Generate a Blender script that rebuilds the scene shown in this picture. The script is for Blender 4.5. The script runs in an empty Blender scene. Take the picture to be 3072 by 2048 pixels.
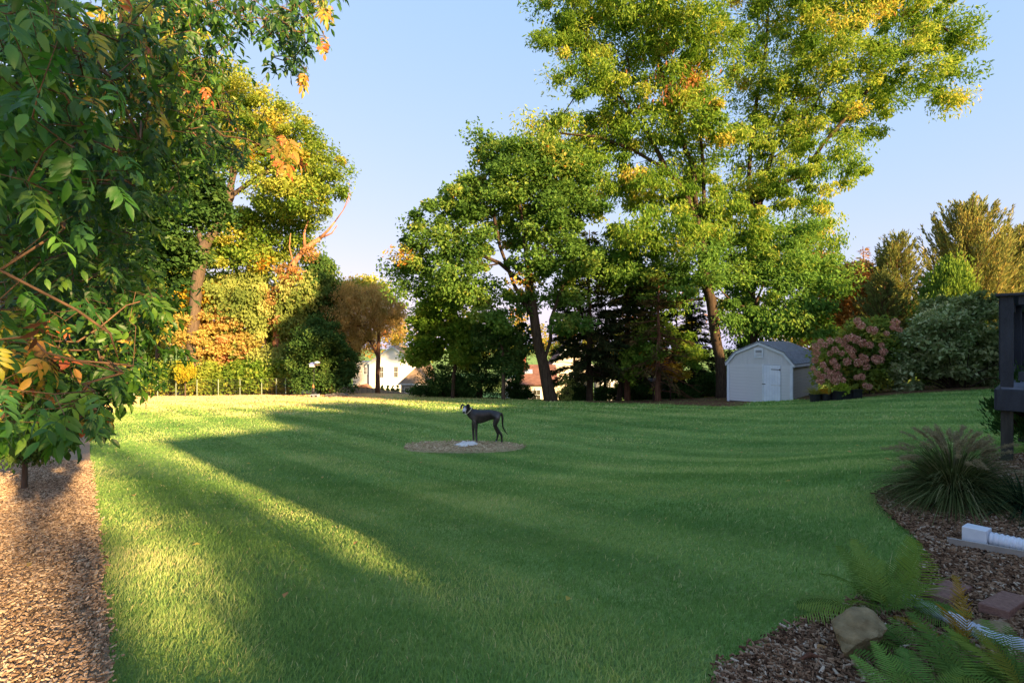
import bpy, bmesh, math, random
import numpy as np
from mathutils import Vector, Matrix
from mathutils.geometry import delaunay_2d_cdt

rng = np.random.default_rng(11)
random.seed(11)
SC = bpy.context.scene
COL = SC.collection

# ------------------------------------------------------------------ camera, light, exposure
F, CX, CY, CZ = 1536.0, 1536.0, 1024.0, 1.6          # 18 mm lens on 36 mm film, eye height 1.6 m
cd = bpy.data.cameras.new('camera'); cam = bpy.data.objects.new('camera', cd); COL.objects.link(cam)
cd.lens = 18; cd.sensor_width = 36; cd.clip_end = 3000; cd.clip_start = 0.05
cam.location = (0, 0, CZ); cam.rotation_euler = (math.radians(90), 0, 0)
SC.camera = cam

SUN_EL = 15.0
LD = np.array([-0.68, 0.733])                          # ground direction in which the light travels
sun_az = math.atan2(-LD[0], -LD[1])                    # clockwise from +Y
w = bpy.data.worlds.new('World'); SC.world = w; w.use_nodes = True
nt = w.node_tree; nt.nodes.clear()
sk = nt.nodes.new('ShaderNodeTexSky'); sk.sky_type = 'NISHITA'; sk.sun_disc = False
sk.sun_elevation = math.radians(SUN_EL); sk.sun_rotation = sun_az
sk.air_density = 1.0; sk.dust_density = 0.8; sk.ozone_density = 3.0; sk.altitude = 100
bg = nt.nodes.new('ShaderNodeBackground'); bg.inputs['Strength'].default_value = 0.10
wo = nt.nodes.new('ShaderNodeOutputWorld')
sp = nt.nodes.new('ShaderNodeSeparateColor'); cb = nt.nodes.new('ShaderNodeCombineColor')   # per-channel curve evens the sky out
nt.links.new(sk.outputs[0], sp.inputs[0])
for q, (g_, k_) in enumerate(((.50, .478), (.25, .557), (.08, .875))):
    pw = nt.nodes.new('ShaderNodeMath'); pw.operation = 'POWER'; pw.inputs[1].default_value = g_; nt.links.new(sp.outputs[q], pw.inputs[0])
    ml = nt.nodes.new('ShaderNodeMath'); ml.operation = 'MULTIPLY'; ml.inputs[1].default_value = k_*1.14/.773; nt.links.new(pw.outputs[0], ml.inputs[0]); nt.links.new(ml.outputs[0], cb.inputs[q])
nt.links.new(cb.outputs[0], bg.inputs[0]); nt.links.new(bg.outputs[0], wo.inputs[0])
sd = bpy.data.lights.new('sun', 'SUN'); so = bpy.data.objects.new('sun', sd); COL.objects.link(so)
sd.energy = 2.5; sd.angle = math.radians(0.9); sd.color = (1.0, 0.68, 0.34)
ce = math.cos(math.radians(SUN_EL))
so.rotation_euler = Vector((LD[0]*ce, LD[1]*ce, -math.sin(math.radians(SUN_EL)))).to_track_quat('-Z', 'Y').to_euler()
so.location = (20, -20, 30)
SC.view_settings.view_transform = 'Standard'; SC.view_settings.look = 'None'
SC.view_settings.exposure = 2.95; SC.view_settings.gamma = 1
SC.view_settings.use_curve_mapping = False
SC.cycles.max_bounces = 6; SC.cycles.diffuse_bounces = 3; SC.cycles.transmission_bounces = 4
SC.cycles.transparent_max_bounces = 4; SC.cycles.glossy_bounces = 2

# ------------------------------------------------------------------ helpers
def lin(h):
    h = h.lstrip('#'); o = []
    for i in (0, 2, 4):
        c = int(h[i:i+2], 16)/255; o.append(c/12.92 if c <= .04045 else ((c+.055)/1.055)**2.4)
    return tuple(o)
def P(px, py, d):                                      # a sight line of the photograph at distance d -> world point
    return np.array([(px-CX)/F*d, d, CZ-(py-CY)/F*d])
def X(px, d): return (px-CX)/F*d
def Z(py, d): return CZ-(py-CY)/F*d

# terrain: thin plate through surveyed spots
_ctrl = []
def _c(px, py, d): p = P(px, py, d); _ctrl.append((p[0], p[1], p[2]))
for xy in [(-2.4,2.4,0),(0,2.4,0),(2.4,2.6,.06),(0,-1,0),(-5,-3,0.1),(5,-3,.35),(9,0,.5),(0,4.85,-.2),(-4,4.5,-.15),(12,-12,.6),(-12,-12,.3)]: _ctrl.append(xy)
for c in [(2845,1780,3.0),(2890,1640,3.6),(2860,1520,4.3),(3000,1390,5.0),(1440,1329,12.5),(500,1320,12.5),(2300,1370,9.5),
          (2690,1178,19),(2960,1168,18),(2183,1207,23.2),(2378,1201,21.3),(2000,1208,26),(1650,1204,27),(1400,1193,31),
          (1150,1181,40),(940,1191,33),(700,1180,44),(350,1179,44),(60,1180,44),(1650,1236,18.5),(800,1240,20)]: _c(*c)
for c in [(-14,12,-.6),(-26,24,-1.7),(22,16,.1),(30,26,.2),(20,36,-1.5),(8,40,-3.2),(-3,50,-4.3),(-14,56,-4.6),(-30,60,-3.6),(-50,50,-3),
          (12,60,-5.5),(-10,72,-6.6),(8,75,-6.4),(40,60,-2),(-60,90,-6),(0,110,-7.5),(60,110,-5),(-200,200,-8),(0,260,-9),(200,200,-7),
          (-300,0,-4),(300,0,-2),(0,-200,0),(-300,500,-9),(300,500,-9),(0,600,-9),(600,300,-8),(-600,300,-8)]: _ctrl.append(c)
_C = np.array(_ctrl, float)
def _phi(r2): return 0.5*r2*np.log(r2+1e-9)
_n = len(_C)
_A = np.zeros((_n+3, _n+3)); _d2 = ((_C[:, None, :2]-_C[None, :, :2])**2).sum(-1)
_A[:_n, :_n] = _phi(_d2)+np.eye(_n)*0.6; _A[:_n, _n] = 1; _A[:_n, _n+1:] = _C[:, :2]; _A[_n, :_n] = 1; _A[_n+1:, :_n] = _C[:, :2].T
_W = np.linalg.solve(_A, np.concatenate([_C[:, 2], np.zeros(3)]))
def H(x, y):
    x = np.asarray(x, float); y = np.asarray(y, float); sh = x.shape
    x = x.ravel(); y = y.ravel(); out = np.empty(len(x))
    for i in range(0, len(x), 20000):
        xs, ys = x[i:i+20000], y[i:i+20000]
        d2 = (xs[:, None]-_C[None, :, 0])**2+(ys[:, None]-_C[None, :, 1])**2
        out[i:i+20000] = _phi(d2)@_W[:_n]+_W[_n]+_W[_n+1]*xs+_W[_n+2]*ys
    return out.reshape(sh) if sh else float(out[0])
_ds = np.concatenate([np.arange(1.2, 12, .01), np.arange(12, 90, .05)])
def G(px, py):                                         # where a sight line of the photograph meets the ground
    x = (px-CX)/F*_ds; z = CZ-(py-CY)/F*_ds
    h = H(x, _ds); k = np.argmax(z <= h)
    d = _ds[k]; return np.array([(px-CX)/F*d, d, H((px-CX)/F*d, d)])
def ground_at(px, d): x = X(px, d); return np.array([x, d, H(x, d)])

def tag(o, label=None, cat=None, group=None, kind=None):
    if label: o['label'] = label
    if cat: o['category'] = cat
    if group: o['group'] = group
    if kind: o['kind'] = kind
    return o
def thing(name, label, cat, loc, rz=0.0, group=None):
    o = bpy.data.objects.new(name, None); COL.objects.link(o); o.empty_display_size = .2
    o.location = tuple(float(v) for v in loc); o.rotation_euler = (0, 0, rz)
    return tag(o, label, cat, group)

class MB:                                              # collects geometry; build() links ONE mesh object
    def __init__(s): s.V = []; s.Fq = []; s.Ft = []; s.Tq = []; s.Tt = []; s.n = 0; s.Mq = []; s.Mt = []
    def add(s, V, Q=None, T=None, tint=0.5, mi=0):
        V = np.asarray(V, float).reshape(-1, 3)
        if Q is not None and len(Q):
            Q = np.asarray(Q, int).reshape(-1, 4); s.Fq.append(Q+s.n)
            s.Tq.append(np.broadcast_to(np.asarray(tint, float), (len(Q),))); s.Mq.append(np.full(len(Q), mi))
        if T is not None and len(T):
            T = np.asarray(T, int).reshape(-1, 3); s.Ft.append(T+s.n)
            s.Tt.append(np.broadcast_to(np.asarray(tint, float), (len(T),))); s.Mt.append(np.full(len(T), mi))
        s.V.append(V); s.n += len(V); return s
    def box(s, c, d, R=None, tint=.5, mi=0):
        x, y, z = d[0]/2, d[1]/2, d[2]/2
        v = np.array([(-x,-y,-z),(x,-y,-z),(x,y,-z),(-x,y,-z),(-x,-y,z),(x,-y,z),(x,y,z),(-x,y,z)])
        if R is not None: v = v@np.asarray(R).T
        return s.add(v+np.asarray(c), [(0,3,2,1),(4,5,6,7),(0,1,5,4),(1,2,6,5),(2,3,7,6),(3,0,4,7)], tint=tint, mi=mi)
    def bar(s, p0, p1, w, h, up=(0, 0, 1), tint=.5, mi=0):   # box between two points
        p0 = np.asarray(p0, float); p1 = np.asarray(p1, float); t = p1-p0; L = np.linalg.norm(t); t /= L
        u = np.asarray(up, float); a = np.cross(t, u); a /= np.linalg.norm(a); b = np.cross(a, t)
        return s.box((p0+p1)/2, (L, w, h), np.stack([t, a, b], 1), tint, mi)
    def prism(s, poly, z0, z1, tint=.5, mi=0):          # poly (x,y) extruded in z, CCW
        n = len(poly); v = [(x, y, z0) for x, y in poly]+[(x, y, z1) for x, y in poly]
        Q = [(i, (i+1) % n, n+(i+1) % n, n+i) for i in range(n)]
        T = [(0, i+1, i) for i in range(1, n-1)]+[(n, n+i, n+i+1) for i in range(1, n-1)]
        return s.add(v, Q, T, tint, mi)
    def prism_y(s, poly, y0, y1, tint=.5, mi=0):        # poly (x,z) CCW seen from -y, extruded in y
        n = len(poly); v = [(x, y0, z) for x, z in poly]+[(x, y1, z) for x, z in poly]
        Q = [(i, n+i, n+(i+1) % n, (i+1) % n) for i in range(n)]
        T = [(0, i, i+1) for i in range(1, n-1)]+[(n, n+i+1, n+i) for i in range(1, n-1)]
        return s.add(v, Q, T, tint, mi)
    def loft(s, pts, rad, k=8, cap=True, tint=.5, mi=0, sx=1.0, jit=0.0):
        pts = np.asarray(pts, float); rad = np.asarray(rad, float); n = len(pts)
        t = np.gradient(pts, axis=0); t /= np.linalg.norm(t, axis=1)[:, None]+1e-12
        m = np.abs(pts[-1]-pts[0]); ref = np.zeros(3); ref[np.argmin(m)] = 1
        a = np.cross(t, ref); a /= np.linalg.norm(a, axis=1)[:, None]+1e-12; b = np.cross(t, a)
        th = np.arange(k)*2*math.pi/k
        r = rad[:, None]*(1+jit*(rng.random((n, k))-.5))
        v = pts[:, None]+r[..., None]*(np.cos(th)[None, :, None]*a[:, None]*sx+np.sin(th)[None, :, None]*b[:, None])
        i = np.arange(n-1)[:, None]*k; j = np.arange(k)[None]; jn = (j+1) % k
        Q = np.stack([i+j, i+jn, i+k+jn, i+k+j], -1).reshape(-1, 4)
        V = v.reshape(-1, 3); T = []
        if cap:
            V = np.vstack([V, pts[:1], pts[-1:]])
            T = [(n*k, (q+1) % k, q) for q in range(k)]+[(n*k+1, (n-1)*k+q, (n-1)*k+(q+1) % k) for q in range(k)]
        return s.add(V, Q, T, tint, mi)
    def ell(s, c, r, n=8, m=12, R=None, jit=0.0, tint=.5, mi=0):
        th = np.linspace(0, math.pi, n+1)[1:-1]; ph = np.arange(m)*2*math.pi/m
        v = np.stack([np.sin(th)[:, None]*np.cos(ph), np.sin(th)[:, None]*np.sin(ph), np.cos(th)[:, None]*np.ones(m)], -1).reshape(-1, 3)
        v = np.vstack([v, [(0, 0, 1), (0, 0, -1)]]); v = v*(1+jit*(rng.random((len(v), 1))-.5))*np.asarray(r)
        if R is not None: v = v@np.asarray(R).T
        q = []; t = []; k = n-1
        for i in range(k-1):
            for j in range(m): q.append((i*m+j, (i+1)*m+j, (i+1)*m+(j+1) % m, i*m+(j+1) % m))
        for j in range(m): t.append((k*m, j, (j+1) % m)); t.append((k*m+1, (k-1)*m+(j+1) % m, (k-1)*m+j))
        return s.add(v+np.asarray(c), q, t, tint, mi)
    def mesh(s, name, mats, smooth=False, origin=None):
        me = bpy.data.meshes.new(name)
        V = np.vstack(s.V); 
        if origin is not None: V = V-np.asarray(origin, float)
        me.vertices.add(len(V)); me.vertices.foreach_set('co', V.astype(np.float32).ravel())
        idx = []; st = []; tn = []; mi = []; o = 0
        if s.Fq:
            q = np.vstack(s.Fq); idx.append(q.ravel()); st.append(np.arange(len(q))*4); o = len(q)*4
            tn.append(np.concatenate(s.Tq)); mi.append(np.concatenate(s.Mq))
        if s.Ft:
            t = np.vstack(s.Ft); idx.append(t.ravel()); st.append(o+np.arange(len(t))*3)
            tn.append(np.concatenate(s.Tt)); mi.append(np.concatenate(s.Mt))
        idx = np.concatenate(idx).astype(np.int32); st = np.concatenate(st).astype(np.int32)
        me.loops.add(len(idx)); me.loops.foreach_set('vertex_index', idx)
        me.polygons.add(len(st)); me.polygons.foreach_set('loop_start', st)
        for m in (mats if isinstance(mats, (list, tuple)) else [mats]): me.materials.append(m)
        me.polygons.foreach_set('material_index', np.concatenate(mi).astype(np.int32))
        if smooth: me.polygons.foreach_set('use_smooth', np.ones(len(st), bool))
        else: me.polygons.foreach_set('use_smooth', np.zeros(len(st), bool))
        me.update(calc_edges=True)
        at = me.attributes.new('tint', 'FLOAT', 'FACE'); at.data.foreach_set('value', np.concatenate(tn).astype(np.float32))
        return me
    def build(s, name, mats, parent=None, smooth=False, origin=None, loc=None, bevel=0):
        o = bpy.data.objects.new(name, s.mesh(name, mats, smooth, origin)); COL.objects.link(o)
        if parent is not None: o.parent = parent
        if origin is not None and parent is None: o.location = tuple(float(v) for v in origin)
        if loc is not None: o.location = tuple(float(v) for v in loc)
        if bevel:
            b = o.modifiers.new('bevel', 'BEVEL'); b.width = bevel; b.segments = 1; b.limit_method = 'ANGLE'
        return o
def share(name, me, parent, loc=(0, 0, 0), R=None, scale=1.0, color=None):
    o = bpy.data.objects.new(name, me); COL.objects.link(o)
    if parent is not None: o.parent = parent
    M = Matrix.Identity(4) if R is None else Matrix([list(map(float, r)) for r in R]).to_4x4()
    sc = (scale,)*3 if np.isscalar(scale) else tuple(float(v) for v in scale)
    o.matrix_basis = Matrix.Translation(Vector([float(v) for v in loc]))@M@Matrix.Diagonal(sc+(1.0,))
    if color is not None: o.color = tuple(color)+(1.0,)
    return o
def rot(ax, a):
    c, s_ = math.cos(a), math.sin(a)
    return np.array({'x': [[1,0,0],[0,c,-s_],[0,s_,c]], 'y': [[c,0,s_],[0,1,0],[-s_,0,c]], 'z': [[c,-s_,0],[s_,c,0],[0,0,1]]}[ax])
def nrm(v): return v/(np.linalg.norm(v, axis=-1, keepdims=True)+1e-12)

# ------------------------------------------------------------------ materials
def new_mat(name):
    m = bpy.data.materials.new(name); m.use_nodes = True; m.node_tree.nodes.clear()
    return m, m.node_tree.nodes, m.node_tree.links
def ramp(N, L, src, stops):
    r = N.new('ShaderNodeValToRGB'); e = r.color_ramp.elements
    while len(e) < len(stops): e.new(0.5)
    for el, (p, c) in zip(e, stops): el.position = p; el.color = tuple(c)+(1,)
    L.new(src, r.inputs[0]); return r.outputs[0]
def noise(N, L, scale, detail=4, rough=.6, vec=None, out=0, dist=0):
    n = N.new('ShaderNodeTexNoise'); n.inputs['Scale'].default_value = scale; n.inputs['Detail'].default_value = detail
    n.inputs['Roughness'].default_value = rough; n.inputs['Distortion'].default_value = dist
    if vec is not None: L.new(vec, n.inputs['Vector'])
    return n.outputs[out]
def coords(N, L, kind='Object', scale=(1, 1, 1), rz=0):
    t = N.new('ShaderNodeTexCoord'); m = N.new('ShaderNodeMapping'); m.inputs['Scale'].default_value = scale
    m.inputs['Rotation'].default_value = (0, 0, rz)
    L.new(t.outputs[kind], m.inputs[0]); return m.outputs[0]
def mixc(N, L, f, a, b, mode='MIX'):
    m = N.new('ShaderNodeMix'); m.data_type = 'RGBA'; m.blend_type = mode
    for sock, v in ((m.inputs[0], f), (m.inputs[6], a), (m.inputs[7], b)):
        if isinstance(v, (int, float)): sock.default_value = v
        elif isinstance(v, tuple): sock.default_value = v+(1,)
        else: L.new(v, sock)
    return m.outputs[2]
def surf(name, c1, c2, scale=6, rough=.7, bump=0.0, bscale=None, stretch=(1, 1, 1), kind='Object', spec=.3, wear=None, metal=0):
    m, N, L = new_mat(name)
    o = N.new('ShaderNodeOutputMaterial'); b = N.new('ShaderNodeBsdfPrincipled')
    v = coords(N, L, kind, stretch)
    col = ramp(N, L, noise(N, L, scale, 5, .62, v), [(.32, c1), (.68, c2)])
    if wear:
        f = ramp(N, L, noise(N, L, wear[1], 6, .7, v), [(wear[2], (0, 0, 0)), (min(1, wear[2]+.12), (1, 1, 1))])
        col = mixc(N, L, f, col, wear[0])
    L.new(col, b.inputs['Base Color']); b.inputs['Roughness'].default_value = rough
    b.inputs['Specular IOR Level'].default_value = spec; b.inputs['Metallic'].default_value = metal
    if bump:
        bp = N.new('ShaderNodeBump'); bp.inputs['Strength'].default_value = bump; bp.inputs['Distance'].default_value = .02
        L.new(noise(N, L, bscale or scale*4, 6, .65, v), bp.inputs['Height']); L.new(bp.outputs[0], b.inputs['Normal'])
    L.new(b.outputs[0], o.inputs[0]); return m
def leaf_mat(name, stops, trans=.45, gloss=0.0, from_obj=False, tcol=1.2, gain=1.32):
    m, N, L = new_mat(name); o = N.new('ShaderNodeOutputMaterial')
    if from_obj:
        oi = N.new('ShaderNodeObjectInfo'); a = oi.outputs['Color']
        a2 = N.new('ShaderNodeAttribute'); a2.attribute_name = 'tint'
        col = mixc(N, L, a2.outputs['Fac'], mixc(N, L, 1.0, a, (.8, .82, .75), 'MULTIPLY'), mixc(N, L, 1.0, a, (1.25, 1.2, 1.15), 'MULTIPLY'))
        f = noise(N, L, 14, 3, .6, coords(N, L))
        col = mixc(N, L, ramp(N, L, f, [(.52, (0, 0, 0)), (.75, (.5, .5, .5))]), col, mixc(N, L, 1.0, col, (1.7, 1.25, .7), 'MULTIPLY'))
    else:
        a = N.new('ShaderNodeAttribute'); a.attribute_name = 'tint'; col = ramp(N, L, a.outputs['Fac'], stops)
    col = mixc(N, L, 1.0, col, (gain, gain, gain), 'MULTIPLY')
    t = N.new('ShaderNodeBsdfTranslucent'); L.new(mixc(N, L, 1.0, col, (tcol*1.1, tcol, tcol*.75), 'MULTIPLY'), t.inputs[0])
    if gloss:
        d = N.new('ShaderNodeBsdfPrincipled'); L.new(col, d.inputs['Base Color']); d.inputs['Roughness'].default_value = gloss
        d.inputs['Specular IOR Level'].default_value = .45
    else:
        d = N.new('ShaderNodeBsdfDiffuse'); L.new(col, d.inputs[0])
    x = N.new('ShaderNodeMixShader'); x.inputs[0].default_value = trans
    L.new(d.outputs[0], x.inputs[1]); L.new(t.outputs[0], x.inputs[2]); L.new(x.outputs[0], o.inputs[0]); return m
# ------------------------------------------------------------------ vegetation builders
ASH = [(0, lin('#4a6a26')), (.35, lin('#758f38')), (.6, lin('#9aa34a')), (.8, lin('#b5a64e')), (.93, lin('#b88c48')), (1, lin('#8f6342'))]
MAPLE = [(0, lin('#41602c')), (.45, lin('#5f7f3a')), (.75, lin('#869648')), (.92, lin('#b0a052')), (1, lin('#b07a34'))]
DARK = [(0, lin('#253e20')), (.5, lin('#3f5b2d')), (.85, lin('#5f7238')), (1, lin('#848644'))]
SUNNY = [(0, lin('#5c7a30')), (.4, lin('#8a9640')), (.7, lin('#aaa44c')), (.9, lin('#bb9838')), (1, lin('#bd7c38'))]
ORANGE = [(0, lin('#a39a54')), (.35, lin('#b39c5a')), (.7, lin('#b89062')), (1, lin('#a87a58'))]
PALE = [(0, lin('#586a34')), (.5, lin('#84904c')), (1, lin('#a8a562'))]
BRONZE = [(0, lin('#6e5638')), (.4, lin('#9a784c')), (.75, lin('#b8925c')), (1, lin('#c79a5c'))]
WILLOW = [(0, lin('#7f7240')), (.5, lin('#a8915a')), (1, lin('#c0a46c'))]
CONIF = [(0, lin('#1c2a18')), (.5, lin('#333e24')), (.8, lin('#55522e')), (1, lin('#735a36'))]
CYP = [(0, lin('#4a5530')), (.5, lin('#727a42')), (.85, lin('#9a8e50')), (1, lin('#b89a58'))]
ARBOR = [(0, lin('#3d5624')), (.5, lin('#5f7a30')), (1, lin('#8f9c40'))]
VARIEG = [(0, lin('#54653c')), (.4, lin('#818e60')), (.75, lin('#a0a67c')), (1, lin('#c2c29a'))]
HYD = [(0, lin('#52692f')), (.5, lin('#7d8c40')), (.85, lin('#aaa44a')), (1, lin('#c4a44a'))]
_lm = {}
def LM(key, stops=None, **k):
    if key not in _lm: _lm[key] = leaf_mat('leaf_'+key, stops, **k)
    return _lm[key]
BARK = surf('bark_grey_brown', lin('#2e261f'), lin('#54473a'), 5, .95, .9, 14, (3, 3, .5), spec=.1)
BARKL = surf('bark_light', lin('#4a3f35'), lin('#6a5c4d'), 5, .95, .8, 14, (3, 3, .5), spec=.1)
BARKR = surf('bark_reddish', lin('#50372b'), lin('#7c5a45'), 5, .95, .8, 14, (3, 3, .6), spec=.1)
BARKD = surf('bark_dead', lin('#7c5f4a'), lin('#a5886c'), 4, .95, .6, 14, (3, 3, .6), spec=.1)

def grow(seeds, targets, step=.9, tip=.012, base=None, expo=2.4, wig=.1):
    """seeds: list of polylines (each a list of points), the first from the ground up, others starting at a node of an earlier one.
    Attaches every target to the nearest suitable node. Returns (pos, parent, radius)."""
    pos = []; par = []
    for k, pl in enumerate(seeds):
        pl = [np.asarray(q, float) for q in pl]
        if k == 0: pos.append(pl[0]); par.append(-1); last = 0
        else: last = int(np.argmin([np.linalg.norm(q-pl[0]) for q in pos]))
        for a, b in zip(pl[:-1], pl[1:]):
            m = max(1, int(np.linalg.norm(b-a)/step))
            for i in range(1, m+1):
                q = a+(b-a)*i/m
                pos.append(q+(rng.normal(size=3)*wig*step*.35 if i < m else 0)); par.append(last); last = len(pos)-1
    T = np.asarray(targets, float).reshape(-1, 3)
    if len(T):
        BUF = np.zeros((len(pos)+len(T)*40+10, 3)); BUF[:len(pos)] = pos; S = np.array(pos); dm = np.min(np.linalg.norm(T[:, None]-S[None], axis=2), axis=1); T = T[np.argsort(dm)]
        n0 = max(2, int(len(seeds[0])*.5))
        for t in T:
            S = BUF[:len(pos)]; v = t-S; dd = np.linalg.norm(v, axis=1)
            cost = dd+np.maximum(0, -v[:, 2])*.6+np.maximum(0, v[:, 2]*-.2); cost[:1] += 50
            i = int(np.argmin(cost)); L = dd[i]; m = max(1, int(L/step)); last = i
            pd = S[i]-S[par[i]] if par[i] >= 0 else np.array([0, 0, 1.]); pd = pd/(np.linalg.norm(pd)+1e-9)
            c1 = S[i]+pd*L*.35+np.array([0, 0, .06*L])
            for j in range(1, m+1):
                f = j/m; q = (1-f)**2*S[i]+2*f*(1-f)*c1+f*f*t
                q = q+(rng.normal(size=3)*wig*step*.5 if j < m else 0); BUF[len(pos)] = q; pos.append(q); par.append(last); last = len(pos)-1
    pos = np.array(pos); par = np.array(par); n = len(pos)
    area = np.zeros(n); ch = np.zeros(n, int)
    for p in par[1:]: ch[p] += 1
    area[ch == 0] = tip**expo
    for i in range(n-1, 0, -1): area[par[i]] += area[i]
    r = area**(1/expo)
    if base is not None:
        f = np.log(base/tip)/max(1e-6, np.log(r[0]/tip)); r = tip*(r/tip)**f
    return pos, par, r
def chains(pos, par, r):
    n = len(pos); kids = [[] for _ in range(n)]
    for i in range(1, n): kids[par[i]].append(i)
    out = []; st = [(-1, 0)]
    while st:
        p, i = st.pop(); c = [] if p < 0 else [p]
        while True:
            c.append(i)
            if not kids[i]: break
            k = max(kids[i], key=lambda q: r[q])
            for q in kids[i]:
                if q != k: st.append((i, q))
            i = k
        out.append(c)
    return out
def wood(mb, pos, par, r, kmax=10, minr=0.0):
    for c in chains(pos, par, r):
        rr = r[c].copy()
        if len(c) > 1 and c[0] != 0: rr[0] = rr[1]
        if rr.max() < minr or len(c) < 2: continue
        k = kmax if rr.max() > .12 else (6 if rr.max() > .04 else 4)
        mb.loft(pos[c], rr, k=k, cap=False, jit=.12)
    return mb

def leaf_quads(mb, p, d, n, Ln, Wd, tint, fold=.25, mi=0):
    """folded diamond leaves: base, two sides, tip"""
    s = nrm(np.cross(d, n)); n2 = nrm(np.cross(s, d)); L = Ln[:, None]; W = Wd[:, None]
    mid = p+d*L*.45
    V = np.stack([p, mid+s*W*.5+n2*W*fold, p+d*L, mid-s*W*.5+n2*W*fold], 1).reshape(-1, 3)
    k = np.arange(len(p))*4
    T = np.concatenate([np.stack([k, k+1, k+2], 1), np.stack([k, k+2, k+3], 1)])
    mb.add(V, None, T, np.concatenate([tint, tint]), mi)
def leaves_at(mb, cen, rad, nl, L, W, tint0, tsd, cl_sd, crown_c, style='lance', flat=.65, jl=.35):
    cen = np.asarray(cen); N = len(cen)
    u = nrm(rng.normal(size=(N, nl, 3)))*(rng.random((N, nl, 1))**.55)
    rr = rad*(.45+1.15*rng.random((N, 1, 1))**1.3)
    u = u*(1+(rng.random((N, nl, 1)) < .12)*rng.random((N, nl, 1))*.4)
    off = u*rr*np.array([1, 1, flat])
    p = (cen[:, None]+off).reshape(-1, 3)
    out = nrm(cen[:, None]-crown_c+off*2).repeat(1, axis=1).reshape(-1, 3)
    rd = nrm(rng.normal(size=p.shape))
    if style == 'lance': d = nrm(out*.5+rd*.9+np.array([0, 0, -.65])); n = nrm(rd[::-1]*.8+np.array([0, 0, .8])+out*.5)
    elif style == 'flat': d = nrm(out*.5+rd*.8+np.array([0, 0, -.15])); n = nrm(rd[::-1]*.55+np.array([0, 0, 1.])+out*.4)
    elif style == 'droop': d = nrm(out*.25+rd*.5+np.array([0, 0, -1.])); n = nrm(rd[::-1]+out*.5)
    elif style == 'up': d = nrm(out*.6+rd*.35+np.array([0, 0, .75])); n = nrm(rd[::-1]+out)
    else: d = nrm(rd+out*.3); n = nrm(rd[::-1]+np.array([0, 0, .4]))
    ct = np.clip(tint0+rng.normal(size=(N, 1))*cl_sd, 0, 1)
    t = np.clip(ct+rng.normal(size=(N, nl))*tsd, 0, 1).ravel()
    s = 1+jl*(rng.random(len(p))-.5)*2
    leaf_quads(mb, p, d, n, L*s, W*s, t)
def lobes3(lobes, d, spread=.3):
    cx = np.array([l[0] for l in lobes]); w = (cx.max()-cx.min())*.5*d/F+.5; mid = (cx.max()+cx.min())/2
    out = []
    for l in lobes:
        rel = (l[0]-mid)/max(1, (cx.max()-cx.min())/2)
        off = l[4] if len(l) > 4 else (rng.random()*2-1)*spread*w*(1.15-rel*rel)
        dd = d+off; out.append((P(l[0], l[1], dd), np.array([l[2]*dd/F, .5*(l[2]+l[3])*dd/F, l[3]*dd/F])))
    return out
def clump_pts(l3, n, mind, shell=.45):
    wgt = np.array([r[0]*r[2] for _, r in l3]); wgt = wgt/wgt.sum(); pts = []; tries = 0
    while len(pts) < n and tries < n*12:
        tries += 1; i = rng.choice(len(l3), p=wgt); c, r = l3[i]
        q = c+nrm(rng.normal(size=3))*rng.random()**shell*r
        if pts and np.min(np.linalg.norm(np.array(pts)-q, axis=1)) < mind: continue
        pts.append(q)
    return np.array(pts)

def tree(name, label, cat, d, basepx, trunk, lobes, nc, nl, L, W, mat, bark=BARK, r0=.25, group=None, tint=.35, tsd=.1, cl_sd=.13,
         style='lance', crad=.55, limbs=(), tip=.012, spread=.3, flat=.65, step=.9, l3=None, base=None, mind=None, extra=None, minr=0.0):
    b = ground_at(basepx, d) if base is None else np.array([base[0], base[1], H(base[0], base[1])])
    root = thing(name, label, cat, b, 0, group)
    l3 = lobes3(lobes, d, spread) if l3 is None else l3
    cl = clump_pts(l3, nc, crad*.75 if mind is None else mind)
    t0 = [b-np.array([0, 0, .15])]+[np.asarray(q, float) if len(q) == 3 and not isinstance(q[0], int) else P(q[0], q[1], d+(q[2] if len(q) > 2 else 0)) for q in trunk]
    seeds = [t0]+[[np.asarray(P(q[0], q[1], d+(q[2] if len(q) > 2 else 0))) for q in lb] for lb in limbs]
    pos, par, r = grow(seeds, cl, step=step, tip=tip, base=r0)
    r[0] *= 1.35
    if len(r) > 1: r[1] = max(r[1], r[2] if len(r) > 2 else r[1])*1.08
    wood(MB(), pos, par, r, minr=minr).build('trunk', bark, root, True, origin=b)
    c = MB(); leaves_at(c, cl, crad, nl, L, W, tint, tsd, cl_sd, np.mean([q for q, _ in l3], 0)-np.array([0, 0, 1.0]), style, flat)
    if extra: extra(c)
    c.build('crown', mat, root, False, origin=b)
    return root

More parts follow.
